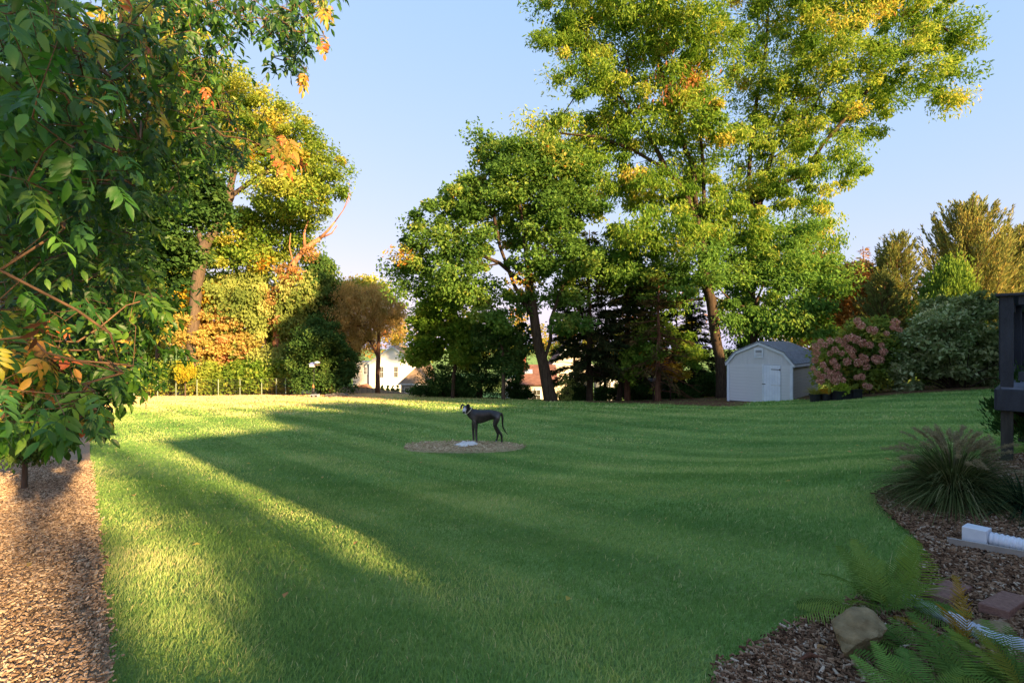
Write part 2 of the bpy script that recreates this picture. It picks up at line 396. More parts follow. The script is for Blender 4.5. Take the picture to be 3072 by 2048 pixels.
def conifer(name, label, cat, d, basepx, toppy, R, mat, bark, tint=.4, dens=1.0, bare=0.25, lift=-.1, group=None, r0=.14, L=.28, W=.07,
            dead=0, ctop=.9, lean=0.0, base=None, topz=None, whorl=.45, jag=.5, droop=.25, upcurl=0.0):
    b = ground_at(basepx, d) if base is None else np.array([base[0], base[1], H(base[0], base[1])])
    zt = Z(toppy, d) if topz is None else topz; h = zt-b[2]
    root = thing(name, label, cat, b, 0, group)
    tr = MB(); zs = np.linspace(-.1, h, 9); tp = np.stack([lean*zs/h+.03*rng.normal(size=9), .03*rng.normal(size=9), zs], 1)
    tr.loft(tp, r0*(1-zs/h*.93).clip(.05)+.008, 8, False, jit=.15)
    fo = MB(); z = bare*h; pp = []; dd = []; nn = []
    while z < h*.985:
        f = (z/h-bare)/(1-bare); rr = R*(1-f)**ctop*(1 if f > .12 else .55+f*3.7)
        for _ in range(rng.integers(4, 7)):
            a = rng.random()*2*math.pi; bl = rr*(1-jag*rng.random())+.12; el = lift+.5*f+.12*rng.normal()
            o = np.array([lean*z/h, 0, z+.15*rng.normal()]); u = np.array([math.cos(a)*math.cos(el), math.sin(a)*math.cos(el), math.sin(el)])
            m = max(2, int(bl/.18)); ss = np.linspace(0, 1, m+1)
            pts = o+u*bl*ss[:, None]; pts[:, 2] += -droop*bl*ss**2+upcurl*bl*ss**3
            if bl > .5: tr.loft(pts, np.linspace(.022, .006, m+1)*(1 if R < 2 else 1.5), 4, False)
            side = np.array([-math.sin(a), math.cos(a), 0]); k = int(m*5*dens)
            s0 = .15+.85*rng.random(k)**.7
            q = o+u*bl*s0[:, None]; q[:, 2] += -droop*bl*s0**2+upcurl*bl*s0**3
            sg = rng.choice([-1, 1], k)[:, None]
            q = q+side*sg*(rng.random((k, 1))*.22*bl*(1.1-s0[:, None]))+rng.normal(size=(k, 3))*.04
            pp.append(q); dd.append(nrm(u*.8+side*sg*.7*rng.random((k, 1))+np.array([0, 0, -.3+upcurl*1.5])+rng.normal(size=(k, 3))*.25))
            nn.append(nrm(np.array([0, 0, 1.])+rng.normal(size=(k, 3))*.5))
        z += whorl*(.6+.8*rng.random())*(.55+.45*(1-f))
    for i in range(dead):
        zz = (.08+bare*.95*rng.random()+.12*rng.random())*h; a = rng.random()*6.28; bl = R*(.35+.5*rng.random())
        ss = np.linspace(0, 1, 5)[:, None]; u = np.array([math.cos(a), math.sin(a), -.05+.25*rng.normal()])
        pts = np.array([lean*zz/h, 0, zz])+u*bl*ss; pts[:, 2] -= .15*bl*ss[:, 0]**2; pts += rng.normal(size=pts.shape)*.03
        tr.loft(pts, np.linspace(.03, .008, 5), 4, False)
        for j in range(3):
            q0 = pts[1+j]; v = nrm(u+rng.normal(size=3)*.7)*bl*.35
            tr.loft(np.array([q0, q0+v*.5+rng.normal(size=3)*.03, q0+v]), [.012, .009, .005], 3, False)
    tr.build('trunk', bark, root, True)
    p = np.vstack(pp); dv = np.vstack(dd); nv = np.vstack(nn)
    t = np.clip(tint+.14*rng.normal(size=len(p))+.12*np.sin(p[:, 2]*2.1+p[:, 0]*3), 0, 1); s = .7+.6*rng.random(len(p))
    leaf_quads(fo, p, dv, nv, L*s, W*s, t, .15)
    fo.build('crown', mat, root)
    return root

def shrub(name, label, cat, d, lobes, nc, nl, L, W, mat, basepx=None, group=None, tint=.4, style='flat', crad=.3, stems=6, bark=BARK, spread=.5, cl_sd=.12, tsd=.1, base=None, l3=None, shell=.4, flat=.7):
    cx = np.mean([l[0] for l in lobes]) if lobes else 0
    b = ground_at(cx if basepx is None else basepx, d) if base is None else np.array([base[0], base[1], H(base[0], base[1])])
    root = thing(name, label, cat, b, 0, group)
    l3 = lobes3(lobes, d, spread) if l3 is None else l3
    cl = clump_pts(l3, nc, crad*.6, shell); g = H(cl[:, 0], cl[:, 1]); cl[:, 2] = np.maximum(cl[:, 2], g+crad*.55)
    st = MB()
    for i in rng.permutation(len(cl))[:stems*4]:
        t = cl[i]; o = b+np.array([rng.normal()*.12, rng.normal()*.12, -.05]); m = (o+t)/2+np.array([0, 0, .12*np.linalg.norm(t-o)])
        st.loft(np.array([o, (o+m)/2+rng.normal(size=3)*.03, m, (m+t)/2+np.array([0, 0, .04]), t]), [.03, .024, .018, .012, .006], 4, False)
    st.build('stem', bark, root, True, origin=b)
    c = MB(); leaves_at(c, cl, crad, nl, L, W, tint, tsd, cl_sd, b+np.array([0, 0, .3]), style, flat)
    c.build('foliage', mat, root, False, origin=b)
    return root
# ------------------------------------------------------------------ ground, lawn, beds
def in_poly(x, y, poly):
    p = np.asarray(poly); n = len(p); r = np.zeros(x.shape, bool); j = n-1
    for i in range(n):
        xi, yi = p[i]; xj, yj = p[j]
        c = ((yi > y) != (yj > y)) & (x < (xj-xi)*(y-yi)/(yj-yi+1e-12)+xi); r ^= c; j = i
    return r
def smooth_poly(pts, n=6):
    p = np.asarray(pts, float); out = []; m = len(p)
    for i in range(m):
        a, b, c, e = p[i-1], p[i], p[(i+1) % m], p[(i+2) % m]
        for k in range(n):
            t = k/n; out.append(.5*((2*b)+(-a+c)*t+(2*a-5*b+4*c-e)*t*t+(-a+3*b-3*c+e)*t**3))
    return np.array(out)

def axis(a, b, fine, k):                                  # spacing that grows away from the house
    v = [0.0]; s = fine
    while v[-1] < b: v.append(v[-1]+s); s *= k
    u = [0.0]; s = fine
    while u[-1] > a: u.append(u[-1]-s); s *= k
    return np.array(sorted(set(u+v)))
gx = axis(-420, 420, .35, 1.045); gy = axis(-120, 700, .35, 1.04)
GX, GY = np.meshgrid(gx, gy); nx, ny = len(gx), len(gy)
ii = (np.arange(ny-1)[:, None]*nx+np.arange(nx-1)[None]).ravel()
def lawn_material():
    m, N, L = new_mat('lawn'); o = N.new('ShaderNodeOutputMaterial'); b = N.new('ShaderNodeBsdfDiffuse')
    v = coords(N, L, 'Object')
    big = noise(N, L, .35, 5, .65, coords(N, L, 'Object', (.55, 1.0, 1), .15), dist=.8)
    str_ = noise(N, L, 1.1, 4, .6, coords(N, L, 'Object', (.35, 1.5, 1), -.25), dist=.6)
    fine = noise(N, L, 38, 4, .8, v)
    col = ramp(N, L, big, [(.3, lin('#517a42')), (.5, lin('#729455')), (.7, lin('#93a868'))])
    col = mixc(N, L, ramp(N, L, str_, [(.4, (0, 0, 0)), (.72, (.75, .75, .75))]), col, lin('#93a062'))
    dry = noise(N, L, .6, 5, .7, v)
    col = mixc(N, L, ramp(N, L, dry, [(.6, (0, 0, 0)), (.74, (.55, .55, .55))]), col, lin('#a2955f'))
    col = mixc(N, L, .75, col, ramp(N, L, fine, [(.3, (.45, .45, .4)), (.7, (1.35, 1.35, 1.25))]), 'MULTIPLY')
    da = N.new('ShaderNodeAttribute'); da.attribute_name = 'dry'
    mm = N.new('ShaderNodeMath'); mm.operation = 'MULTIPLY'; mm.inputs[1].default_value = .95; L.new(da.outputs['Fac'], mm.inputs[0])
    col = mixc(N, L, mm.outputs[0], col, ramp(N, L, str_, [(.35, lin('#94805a')), (.65, lin('#b0926a'))]))
    wv = N.new('ShaderNodeTexWave'); wv.inputs['Scale'].default_value = .29; wv.inputs['Distortion'].default_value = .6; wv.inputs['Detail'].default_value = 1
    L.new(coords(N, L, 'Object', (1, 1, 1), math.radians(-42.9)), wv.inputs['Vector'])
    col = mixc(N, L, 1.0, col, ramp(N, L, wv.outputs[0], [(.35, (.88, .9, .88)), (.65, (1.12, 1.1, 1.1))]), 'MULTIPLY')
    col = mixc(N, L, 1.0, col, (1.35, 1.35, 1.35), 'MULTIPLY')
    L.new(col, b.inputs[0])
    bp = N.new('ShaderNodeBump'); bp.inputs['Strength'].default_value = 1.0; bp.inputs['Distance'].default_value = .06
    L.new(noise(N, L, 26, 5, .8, v), bp.inputs['Height']); L.new(bp.outputs[0], b.inputs['Normal'])
    L.new(b.outputs[0], o.inputs[0]); return m
LAWN = lawn_material()
gm = MB(); gm.add(np.stack([GX.ravel(), GY.ravel(), H(GX.ravel(), GY.ravel())], 1), np.stack([ii, ii+1, ii+nx+1, ii+nx], 1))
lw = tag(gm.build('lawn', LAWN, None, True), kind='structure')
def dryness(x, y): return np.clip((y-17)/16, 0, 1)*np.clip((4-x)/14, 0, 1)*np.clip((75-y)/20, 0, 1)
at = lw.data.attributes.new('dry', 'FLOAT', 'POINT'); at.data.foreach_set('value', dryness(GX.ravel(), GY.ravel()).astype(np.float32))

MULCH = surf('mulch', lin('#6b4f3c'), lin('#a9876a'), 30, .95, 1.0, 60, spec=.1, wear=(lin('#43342b'), 3, .6))
MULCHP = surf('mulch_pale', lin('#8a725a'), lin('#b59a80'), 30, .95, 1.0, 60, spec=.1, wear=(lin('#6e5646'), 3, .62))
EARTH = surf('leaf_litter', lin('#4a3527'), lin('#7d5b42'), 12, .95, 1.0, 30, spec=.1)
def sheet(name, poly, mat, lift=.012, sp=.2, mound=0.0):
    poly = [Vector((float(a), float(b))) for a, b in poly]; n = len(poly)
    P2 = np.array([(p.x, p.y) for p in poly]); lo = P2.min(0); hi = P2.max(0)
    a, b = np.meshgrid(np.arange(lo[0], hi[0], sp), np.arange(lo[1], hi[1], sp)); a = a.ravel(); b = b.ravel()
    k = in_poly(a, b, P2); pts = poly+[Vector((float(q), float(s))) for q, s in zip(a[k], b[k])]
    vs, es, fs = delaunay_2d_cdt(pts, [(i, (i+1) % n) for i in range(n)], [], 1, 1e-5)[:3]
    xy = np.array([(v.x, v.y) for v in vs])
    z = H(xy[:, 0], xy[:, 1])+lift
    if mound:
        dist = np.min(np.linalg.norm(xy[:, None]-P2[None], axis=2), axis=1); z += mound*np.clip(dist/.5, 0, 1)
    m = MB(); m.add(np.column_stack([xy, z]), None, np.array([f for f in fs if len(f) == 3]))
    return tag(m.build(name, mat, None, True), kind='structure')
# mulch strip along the left boundary
e = [G(335, 2047), G(314, 1800), G(293, 1600), G(270, 1330), G(290, 1262)]
edge = [tuple((3*e[0]-2*e[1])[:2]), tuple((2*e[0]-e[1])[:2])]+[(q[0], q[1]) for q in e]
left_poly = smooth_poly(edge+[(-15.5, 17.0), (-20, 17.0), (-17, 12.5), (-12.5, 6.5), (-9, 1.0), (-5, -.6)], 7)
left_poly[:34] += rng.normal(size=(34, 2))*.010
sheet('mulch_bed', left_poly, MULCHP, .012, .22, .03)
rp = [(2655, 1478), (2640, 1512), (2690, 1570), (2755, 1625), (2790, 1690), (2735, 1728), (2640, 1768), (2520, 1850), (2420, 1885), (2330, 1920), (2230, 1985), (2150, 2047)]
rpts = [tuple(G(*q)[:2]) for q in rp]
right_poly = smooth_poly(rpts+[(.85, 1.6), (1.4, .6), (4.5, .6), (6.0, 2.0), (6.6, 4.2), (5.4, 5.2), (4.5, 5.1)], 6)
sheet('mulch_bed', right_poly, MULCH, .012, .14, .03)
# pale mulch ring in the middle of the lawn
c1, c2 = G(1205, 1340), G(1565, 1334); n1, n2 = G(1330, 1325), G(1300, 1361)
cc = (c1+c2)/2; rx = (c2[0]-c1[0])/2; ry = (n1[1]-n2[1])/2
th = np.linspace(0, 2*math.pi, 40, endpoint=False)
ring_poly = np.stack([cc[0]+rx*np.cos(th)*(1+.06*np.sin(3*th+1)), (n1[1]+n2[1])/2+ry*np.sin(th)*(1+.08*np.cos(2*th))], 1)
sheet('mulch_patch', ring_poly, surf('dry_mulch', lin('#a1946a'), lin('#cdb890'), 25, .95, 1.0, 50, spec=.1, wear=(lin('#6f7446'), 2.5, .55)), .008, .25, .0)
# bare leafy ground under the trees at the back, and below the hedge on the right
bk = [(1760, 1207), (1850, 1209), (1950, 1212), (2060, 1216), (2190, 1220), (2240, 1212)]
back_poly = smooth_poly([tuple(G(*q)[:2]) for q in bk]+[(13.0, 27.5), (11, 33), (4, 33.5)], 5)
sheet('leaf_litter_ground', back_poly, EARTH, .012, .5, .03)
hp = [(2438, 1202), (2520, 1195), (2600, 1191), (2700, 1183), (2850, 1174), (3000, 1166), (3200, 1160)]
hedge_poly = smooth_poly([tuple(G(*q)[:2]) for q in hp]+[(24, 22), (18.5, 24), (13.2, 23.5)], 5)
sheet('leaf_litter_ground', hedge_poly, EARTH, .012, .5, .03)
fp = [(300, 1183), (500, 1181), (700, 1181), (880, 1182)]
fence_poly = smooth_poly([tuple(G(*q)[:2]) for q in fp]+[(X(890, 50), 50), (X(300, 50), 50)], 5)
sheet('leaf_litter_ground', fence_poly, surf('orange_brown_litter', lin('#7a5a38'), lin('#b08454'), 8, .95, .6, 20, spec=.1), .012, 1.0, .02)  # orange-brown leaf litter along the fence

# grass blades: short lawn grass, thinner with distance
GRASS = leaf_mat('grass_blade', [(0, lin('#4e7439')), (.4, lin('#75964f')), (.7, lin('#a1ae68')), (.88, lin('#bdbb84')), (1, lin('#cba983'))], .3)
def field(x, y, s, k=4, seed=3):
    r = np.random.default_rng(seed); o = np.zeros_like(x)
    for i in range(k):
        a = r.random()*6.28; f = s*1.9**i; o += np.sin((x*math.cos(a)+y*math.sin(a))*f+r.random()*6.28+1.7*np.sin((y*math.cos(a)-x*math.sin(a))*f*.6+r.random()*6))/1.5**i
    return o/k**.5
def blades():
    mb = MB()
    for y0, y1, dens, h, wd in ((1.75, 3.2, 11000, 
                              .031, .0034), (3.2, 4.8, 5500, .032, .0046), (4.8, 7.5, 2700, .034, .0075), (7.5, 12, 1050, .038, .014), (12, 19, 380, .045, .026), (19, 42, 90, .055, .065)):
        area = (y1*y1-y0*y0)*1.06; n = int(area*dens)
        y = np.sqrt(y0*y0+(y1*y1-y0*y0)*rng.random(n)); x = (rng.random(n)*2-1)*1.06*y
        k = ~(in_poly(x, y, left_poly) | in_poly(x, y, right_poly) | (in_poly(x, y, ring_poly) & (rng.random(len(x)) < .86)))
        x, y = x[k], y[k]; n = len(x)
        pt = field(x, y, 1.1, 5, 5); pd = field(x, y, .8, 5, 9); sk_ = field(x*.45+y*.2, y*1.5-x*.3, .9, 5, 21)
        keep = rng.random(n) < np.clip(1.05-.5*np.maximum(0, pd-.9), .25, 1); x, y, pt, pd, sk_ = x[keep], y[keep], pt[keep], pd[keep], sk_[keep]; n = len(x)
        hh = h*(.55+.8*rng.random(n))*(1+.18*pt); a = rng.random(n)*6.283
        lean = hh[:, None]*(np.stack([np.cos(a), np.sin(a)], 1)*(.25+.85*rng.random((n, 1)))+.3*np.stack([np.cos(pt*2), np.sin(pt*2)], 1))
        b = np.stack([x, y, H(x, y)-.004], 1); s = rng.random(n)*6.283; sd = np.stack([np.cos(s), np.sin(s), 0*s], 1)*wd/2
        mid = b+np.column_stack([lean*.35, hh*.6]); tipp = b+np.column_stack([lean, hh*.95])
        V = np.stack([b-sd, b+sd, mid+sd*.8, mid-sd*.8, tipp], 1).reshape(-1, 3); q = np.arange(n)*5
        stripe = np.tanh(4*np.sin(2*math.pi*(.733*x+.68*y)/1.72+.5*np.sin(x*.4)))
        t = np.clip(.38+.11*stripe+.85*dryness(x, y)*(.7+.3*rng.random(n))+.09*pt+.17*sk_+.13*rng.normal(size=n)+.3*np.maximum(0, pd-.6), 0, 1)
        t = np.where(rng.random(n) < .022, .85+.1*rng.random(n), t)
        if y0 < 7: mb.add(V, np.stack([q, q+1, q+2, q+3], 1), np.stack([q+3, q+2, q+4], 1), t)
        else:
            V = np.stack([b-sd, b+sd, tipp], 1).reshape(-1, 3); q = np.arange(n)*3; mb.add(V, None, np.stack([q, q+1, q+2], 1), t)
    return tag(mb.build('lawn_grass', GRASS), 'short green lawn grass with mown blades across the yard', 'grass', kind='stuff')
blades()

# wood chips lying on the beds
def chips(poly, y0, y1, n, c_stops, L0, name, label, umax=1.06, inside=None):
    y = np.sqrt(y0*y0+(y1*y1-y0*y0)*rng.random(n*6)); x = (rng.random(n*6)*2-1)*umax*y
    k = in_poly(x, y, poly); x, y = x[k][:n], y[k][:n]; n = len(x)
    x = x+rng.normal(size=n)*.022; y = y+rng.normal(size=n)*.022; L = L0*(.35+1.25*rng.random(n)**2); W = L*(.22+.3*rng.random(n)); T = .004+.006*rng.random(n)
    a = rng.random(n)*6.283; p = rng.normal(size=n)*.28; q = rng.normal(size=n)*.3
    d = np.stack([np.cos(a)*np.cos(p), np.sin(a)*np.cos(p), np.sin(p)], 1)
    s0 = np.stack([-np.sin(a), np.cos(a), 0*a], 1); nn = nrm(np.cross(d, s0)); s1 = s0*np.cos(q)[:, None]+nn*np.sin(q)[:, None]; n2 = nrm(np.cross(d, s1))
    c = np.stack([x, y, H(x, y)+(.012 if inside else .04)+.014*rng.random(n)], 1)
    V = []
    for zz in (-1, 1):
        for i, j in ((-1, -.8), (1, -.6), (1, .6), (-1, .8)): V.append(c+d*(L*i/2)[:, None]+s1*(W*j/2)[:, None]+n2*(T*zz/2)[:, None])
    V = np.stack(V, 1).reshape(-1, 3); o = np.arange(n)[:, None]*8
    Q = np.concatenate([o+np.array(f) for f in ((4,5,6,7),(0,1,5,4),(1,2,6,5),(2,3,7,6),(3,0,4,7))], 0)
    t = np.clip(rng.random(n), 0, 1); m = MB(); m.add(V, Q, None, np.tile(t, 5))
    mat, N, Lk = new_mat('chips_'+str(len(bpy.data.materials))); oo = N.new('ShaderNodeOutputMaterial'); bb = N.new('ShaderNodeBsdfDiffuse')
    at = N.new('ShaderNodeAttribute'); at.attribute_name = 'tint'; Lk.new(ramp(N, Lk, at.outputs['Fac'], c_stops), bb.inputs[0]); Lk.new(bb.outputs[0], oo.inputs[0])
    return tag(m.build(name, mat), label, 'wood chips', kind='stuff')
chips(left_poly, 1.9, 9, 62000, [(0, lin('#4c4034')), (.3, lin('#8c745c')), (.7, lin('#b59a7e')), (1, lin('#d2bc9e'))], .022, 'wood_chips', 'pale wood chips covering the long mulch strip on the left')
chips(right_poly, 1.4, 5.4, 42000, [(0, lin('#33261f')), (.35, lin('#6e5340')), (.8, lin('#94775e')), (1, lin('#b5a592'))], .027, 'wood_chips', 'brown and grey wood chips round the stepping stones and ferns')
chips(ring_poly, 9, 15, 6000, [(0, lin('#8d7a5c')), (.5, lin('#b8a280')), (1, lin('#d2be9c'))], .06, 'wood_chips', 'dry pale wood chips in the round patch under the dog', .5)
# a few fallen leaves
fl = MB(); n = 140; y = np.sqrt(2.4**2+(26**2-2.4**2)*rng.random(n)); x = (rng.random(n)*1.7-.95)*y
pz = np.stack([x, y, H(x, y)+.045], 1); a = rng.random(n)*6.28
leaf_quads(fl, pz, np.stack([np.cos(a), np.sin(a), .1+0*a], 1), nrm(rng.normal(size=(n, 3))*.3+np.array([0, 0, 1])), np.full(n, .07), np.full(n, .04), rng.random(n))
tag(fl.build('fallen_leaves', LM('orange', ORANGE)), 'scattered yellow and orange fallen leaves on the lawn', 'fallen leaves', kind='stuff')
# ------------------------------------------------------------------ trees and shrubs at the back
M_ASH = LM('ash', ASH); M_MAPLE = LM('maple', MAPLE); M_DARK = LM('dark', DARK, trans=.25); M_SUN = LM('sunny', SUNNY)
M_OR = LM('orange', ORANGE); M_PALE = LM('pale', PALE); M_BR = LM('bronze', BRONZE); M_WIL = LM('willow', WILLOW)
M_CON = LM('conifer', CONIF, trans=.15); M_CYP = LM('cypress', CYP, trans=.25); M_ARB = LM('arbor', ARBOR, trans=.25)
M_VAR = LM('variegated', VARIEG, trans=.25); M_HYD = LM('hydrangea', HYD)

# far woods down the slope, one mass
wd = MB(); cl = []
for k in range(420):
    dd = 95+40*rng.random(); px = rng.uniform(-900, 3900); h = 7+5*rng.random()+2*math.sin(px*.01)
    if 1000 < px < 2000: h *= .8
    g = H(X(px, dd), dd); cl.append((X(px, dd), dd, g+5+h*rng.random()**.7))
leaves_at(wd, np.array(cl), 2.6, 130, .75, .5, .45, .1, .22, np.array([0, 110, -20.]), 'flat', .8)
tag(wd.build('far_woods', LM('woods', [(0, lin('#4a5a24')), (.4, lin('#7d7f35')), (.7, lin('#a0853f')), (1, lin('#a8754a'))])),
    'distant mixed autumn woods beyond the houses', 'woods', kind='stuff')

def brown_spray(px, py, d, n, r):
    def f(mb):
        q = P(px, py, d)+rng.normal(size=(n, 3))*np.array([r, r*.6, r])
        leaf_quads(mb, q, nrm(rng.normal(size=(n, 3))*.35+np.array([0, 0, -1.])), nrm(rng.normal(size=(n, 3))), np.full(n, .34), np.full(n, .1), np.full(n, 1.0))
    return f
# the two big yellow-green shade trees on the right
tree('shade_tree', 'tall yellow-green shade tree with thick trunk left of the grey shed', 'tree', 28, 2166,
     [(2160, 1080), (2140, 960), (2118, 850), (2106, 760), (2100, 690)],
     [(1720,30,110,90),(1850,-60,200,130),(1690,120,90,80),(1850,140,160,110),(2000,30,150,130),(1770,240,100,70),(1645,395,95,65),(1770,420,130,80),
      (1930,330,160,110),(2080,190,150,140),(2100,390,130,100),(1880,540,170,80),(2050,560,140,80),(1990,690,160,80),(1720,530,80,70),(2190,660,110,80),(1620,440,60,40),(1640,60,50,50)],
     430, 250, .235, .085, M_ASH, BARK, .27, tint=.27, tsd=.14, cl_sd=.18, crad=.8, tip=.014,
     extra=brown_spray(2030,245,27.0,190,.85), limbs=[[(2100,690),(2060,590),(2000,510),(1960,430),(1905,300),(1880,160)],[(2100,690),(2085,590),(2080,500),(2020,370),(1980,200),(1960,40)],
            [(2100,690),(2112,600),(2110,520),(2100,380),(2092,180),(2090,-20)],[(2000,510),(1900,450),(1790,410),(1680,400)],[(1960,430),(1860,290),(1760,240)]])
tree('shade_tree', 'tall yellow-green shade tree with forked trunk rising behind the grey shed', 'tree', 33, 2240,
     [(2246, 1050), (2252, 850), (2258, 720), (2262, 640)],
     [(2250,-30,150,120),(2420,10,160,130),(2620,-20,160,120),(2760,50,110,110),(2830,190,70,100),(2840,290,50,40),(2690,200,130,100),(2500,180,160,120),
      (2300,220,140,130),(2420,370,140,100),(2590,330,100,80),(2480,490,110,80),(2390,550,110,90),(2300,420,120,100),(2430,670,85,90),(2250,560,110,80),(2390,760,120,80),(2870,110,40,70)],
     430, 250, .26, .09, M_ASH, BARK, .3, tint=.29, tsd=.14, cl_sd=.18, crad=.9, tip=.014,
     limbs=[[(2262,640),(2246,580),(2250,480),(2270,300),(2300,120),(2310,-40)],[(2262,640),(2295,560),(2310,480),(2380,300),(2420,120)],
            [(2295,560),(2400,530),(2470,430),(2560,330),(2640,220),(2740,120)],[(2310,480),(2400,420),(2440,330),(2500,200)]])
# lower green tree in front, shading the shed
tree('shade_tree', 'mid green bushy tree hanging over the roof of the grey shed', 'tree', 28.5, 2262,
     [(2258, 1080), (2262, 980), (2270, 900)],
     [(1830,790,110,80),(1960,860,130,90),(2080,800,120,80),(2240,830,140,100),(2400,850,120,100),(2290,950,160,80),(2420,950,80,80),(2140,700,110,70),(1890,720,80,60),(2320,720,130,80),(2470,800,50,60)],
     240, 240, .22, .1, LM('green', [(0, lin('#456430')), (.5, lin('#62863c')), (.85, lin('#8c9c48')), (1, lin('#b0a252'))]), BARK, .16, tint=.42, crad=.8, tip=.012)
# broad maple in the middle
tree('maple_tree', 'broad green maple with leaning double trunk in the middle of the back row', 'tree', 27, 1655,
     [(1640, 1150), (1630, 1090), (1614, 1030)],
     [(1480,465,60,45),(1570,460,110,60),(1500,560,130,75),(1640,530,110,75),(1385,600,75,60),(1400,610,90,65),(1300,690,100,75),(1240,760,60,60),(1225,855,55,50),(1325,820,100,70),
      (1425,740,110,75),(1420,880,80,50),(1555,660,120,80),(1660,650,120,85),(1700,770,95,85),(1590,800,70,50),(1740,600,90,80),(1450,430,30,40),(1195,830,25,50),(1690,880,70,50),(1560,905,60,45),(1710,960,55,35),(1480,960,60,40)],
     330, 220, .18, .14, M_MAPLE, BARK, .29, tint=.36, tsd=.12, cl_sd=.2, crad=.68, style='flat', tip=.012,
     limbs=[[(1614,1030),(1604,960),(1590,860),(1580,760),(1560,620),(1545,520)],[(1640,1090),(1652,1020),(1652,960),(1680,880),(1715,800),(1730,700)],
            [(1604,960),(1540,850),(1500,740),(1480,640)],[(1590,860),(1500,790),(1400,740),(1300,720)],[(1580,760),(1620,650),(1650,560)]])
tree('young_maple', 'small yellow-green maple with thin leaning trunk under the left edge of the big maple', 'tree', 29.5, 1357,
     [(1362, 1120), (1378, 1040), (1382, 990)], [(1290,960,60,45),(1350,925,75,45),(1300,1020,70,45),(1390,1000,60,55),(1270,1060,45,35),(1385,1075,50,40),(1330,870,60,50)],
     120, 150, .2, .17, M_ASH, BARK, .09, tint=.2, crad=.5, style='flat')
tree('dark_yew', 'dark evergreen yew with dense low crown beside the young maple', 'tree', 31, 1440,
     [(1440, 1140)], [(1440,1090,80,75),(1510,1060,60,70),(1340,1130,60,50),(1480,1145,70,40),(1400,1150,80,40),(1420,1020,60,50)], 150, 170, .16, .06, M_DARK, BARK, .14, tint=.25, crad=.6, style='flat')
tree('young_maple', 'slender young tree with pale straight trunk right of the dark yew', 'tree', 28, 1510,
     [(1511, 1120), (1508, 1050), (1512, 990)], [(1500,1000,60,45),(1560,1020,50,50),(1460,1010,50,45),(1540,1090,40,50)], 60, 120, .18, .14, M_DARK, BARKL, .085, tint=.5, crad=.45, style='flat')

# dark conifers with dead lower branches between the maple and the shade trees
conifer('hemlock_tree', 'dark conifer with single grey trunk nearest the big maple', 'tree', 29, 1768, 690, 2.6, M_CON, BARK, .4, 2.0, .16, -.08, r0=.2, dead=16, ctop=.6, whorl=.42, L=.34, W=.08, droop=.2)
conifer('hemlock_tree', 'dark conifer leaning left in the crossed pair of trunks', 'tree', 30, 1856, 760, 2.3, M_CON, BARK, .45, 2.0, .2, -.1, r0=.17, dead=18, ctop=.6, lean=.9, L=.34, W=.08)
conifer('hemlock_tree', 'dark conifer upright in the crossed pair of trunks', 'tree', 29.5, 1882, 700, 2.4, M_CON, BARKR, .5, 2.0, .22, -.1, r0=.19, dead=20, ctop=.6, L=.34, W=.08)
conifer('hemlock_tree', 'conifer with sunlit reddish trunk and bare dead branches left of the shade tree', 'tree', 27.5, 1976, 820, 2.6, LM('deadconifer', [(0, lin('#2a2c18')), (.5, lin('#4a4226')), (1, lin('#6b5234'))], trans=.15), BARKR, .5, 1.5, .26, -.15, r0=.17, dead=34, ctop=.7, L=.3, W=.06)
conifer('hemlock_tree', 'dark thin conifer behind the reddish trunk', 'tree', 33, 2075, 850, 2.4, M_CON, BARK, .4, 2.0, .1, -.1, r0=.16, dead=16, L=.34, W=.08)
conifer('hemlock_tree', 'dark conifer with slim trunk between the maple and the first conifer', 'tree', 33, 1815, 800, 2.0, M_CON, BARK, .45, 2.0, .2, -.1, r0=.12, dead=10, L=.34, W=.08)
conifer('hemlock_tree', 'dark conifer filling the gap behind the crossed pair of trunks', 'tree', 36, 1925, 800, 2.8, M_CON, BARK, .4, 2.2, .06, -.1, r0=.14, dead=8, ctop=.55, L=.36, W=.09)
conifer('hemlock_tree', 'dark conifer behind the conifer nearest the big maple', 'tree', 36, 1725, 800, 2.4, M_CON, BARK, .4, 2.0, .1, -.1, r0=.12, dead=8, ctop=.55, L=.36, W=.09)
conifer('hemlock_tree', 'dark conifer behind the little orange and yellow tree', 'tree', 37, 2030, 860, 2.6, M_CON, BARK, .4, 2.2, .06, -.1, r0=.12, dead=8, ctop=.55, L=.36, W=.09)
tree('young_tree', 'little tree with yellow and orange autumn leaves under the conifers', 'tree', 28, 2012, [(2010, 1150)], [(2020,1120,50,28),(1990,1105,50,22),(1950,1080,40,25)], 34, 90, .17, .12, LM('yellow', [(0, lin('#6d7a28')), (.5, lin('#b0a034')), (1, lin('#cf9038'))]), BARK, .035, tint=.6, crad=.3, style='flat')
tree('young_tree', 'little bright green tree under the conifers beside the dark shed', 'tree', 28, 1960, [(1961, 1160)], [(1930,1060,60,50),(1960,1000,60,50),(1900,1110,40,40),(1970,1170,24,12),(2060,1060,60,60)], 70, 100, .18, .13, M_ASH, BARK, .04, tint=.2, crad=.45, style='flat')
shrub('evergreen_shrub', 'low dark shrub left of the big maple trunk', 'shrub', 31, [(1565,1180,36,24),(1540,1165,24,20)], 30, 120, .14, .07, M_DARK, tint=.3, crad=.35)
shrub('evergreen_shrub', 'wide dark shrub between the maple trunk and the conifers', 'shrub', 31, [(1735,1180,36,26),(1700,1190,30,18),(1800,1185,26,22)], 46, 120, .14, .07, M_DARK, tint=.35, crad=.35)
shrub('evergreen_shrub', 'low dark hedge under the young maple', 'shrub', 32, [(1290,1170,60,28),(1380,1172,50,24)], 60, 120, .15, .08, M_DARK, tint=.3, crad=.4)
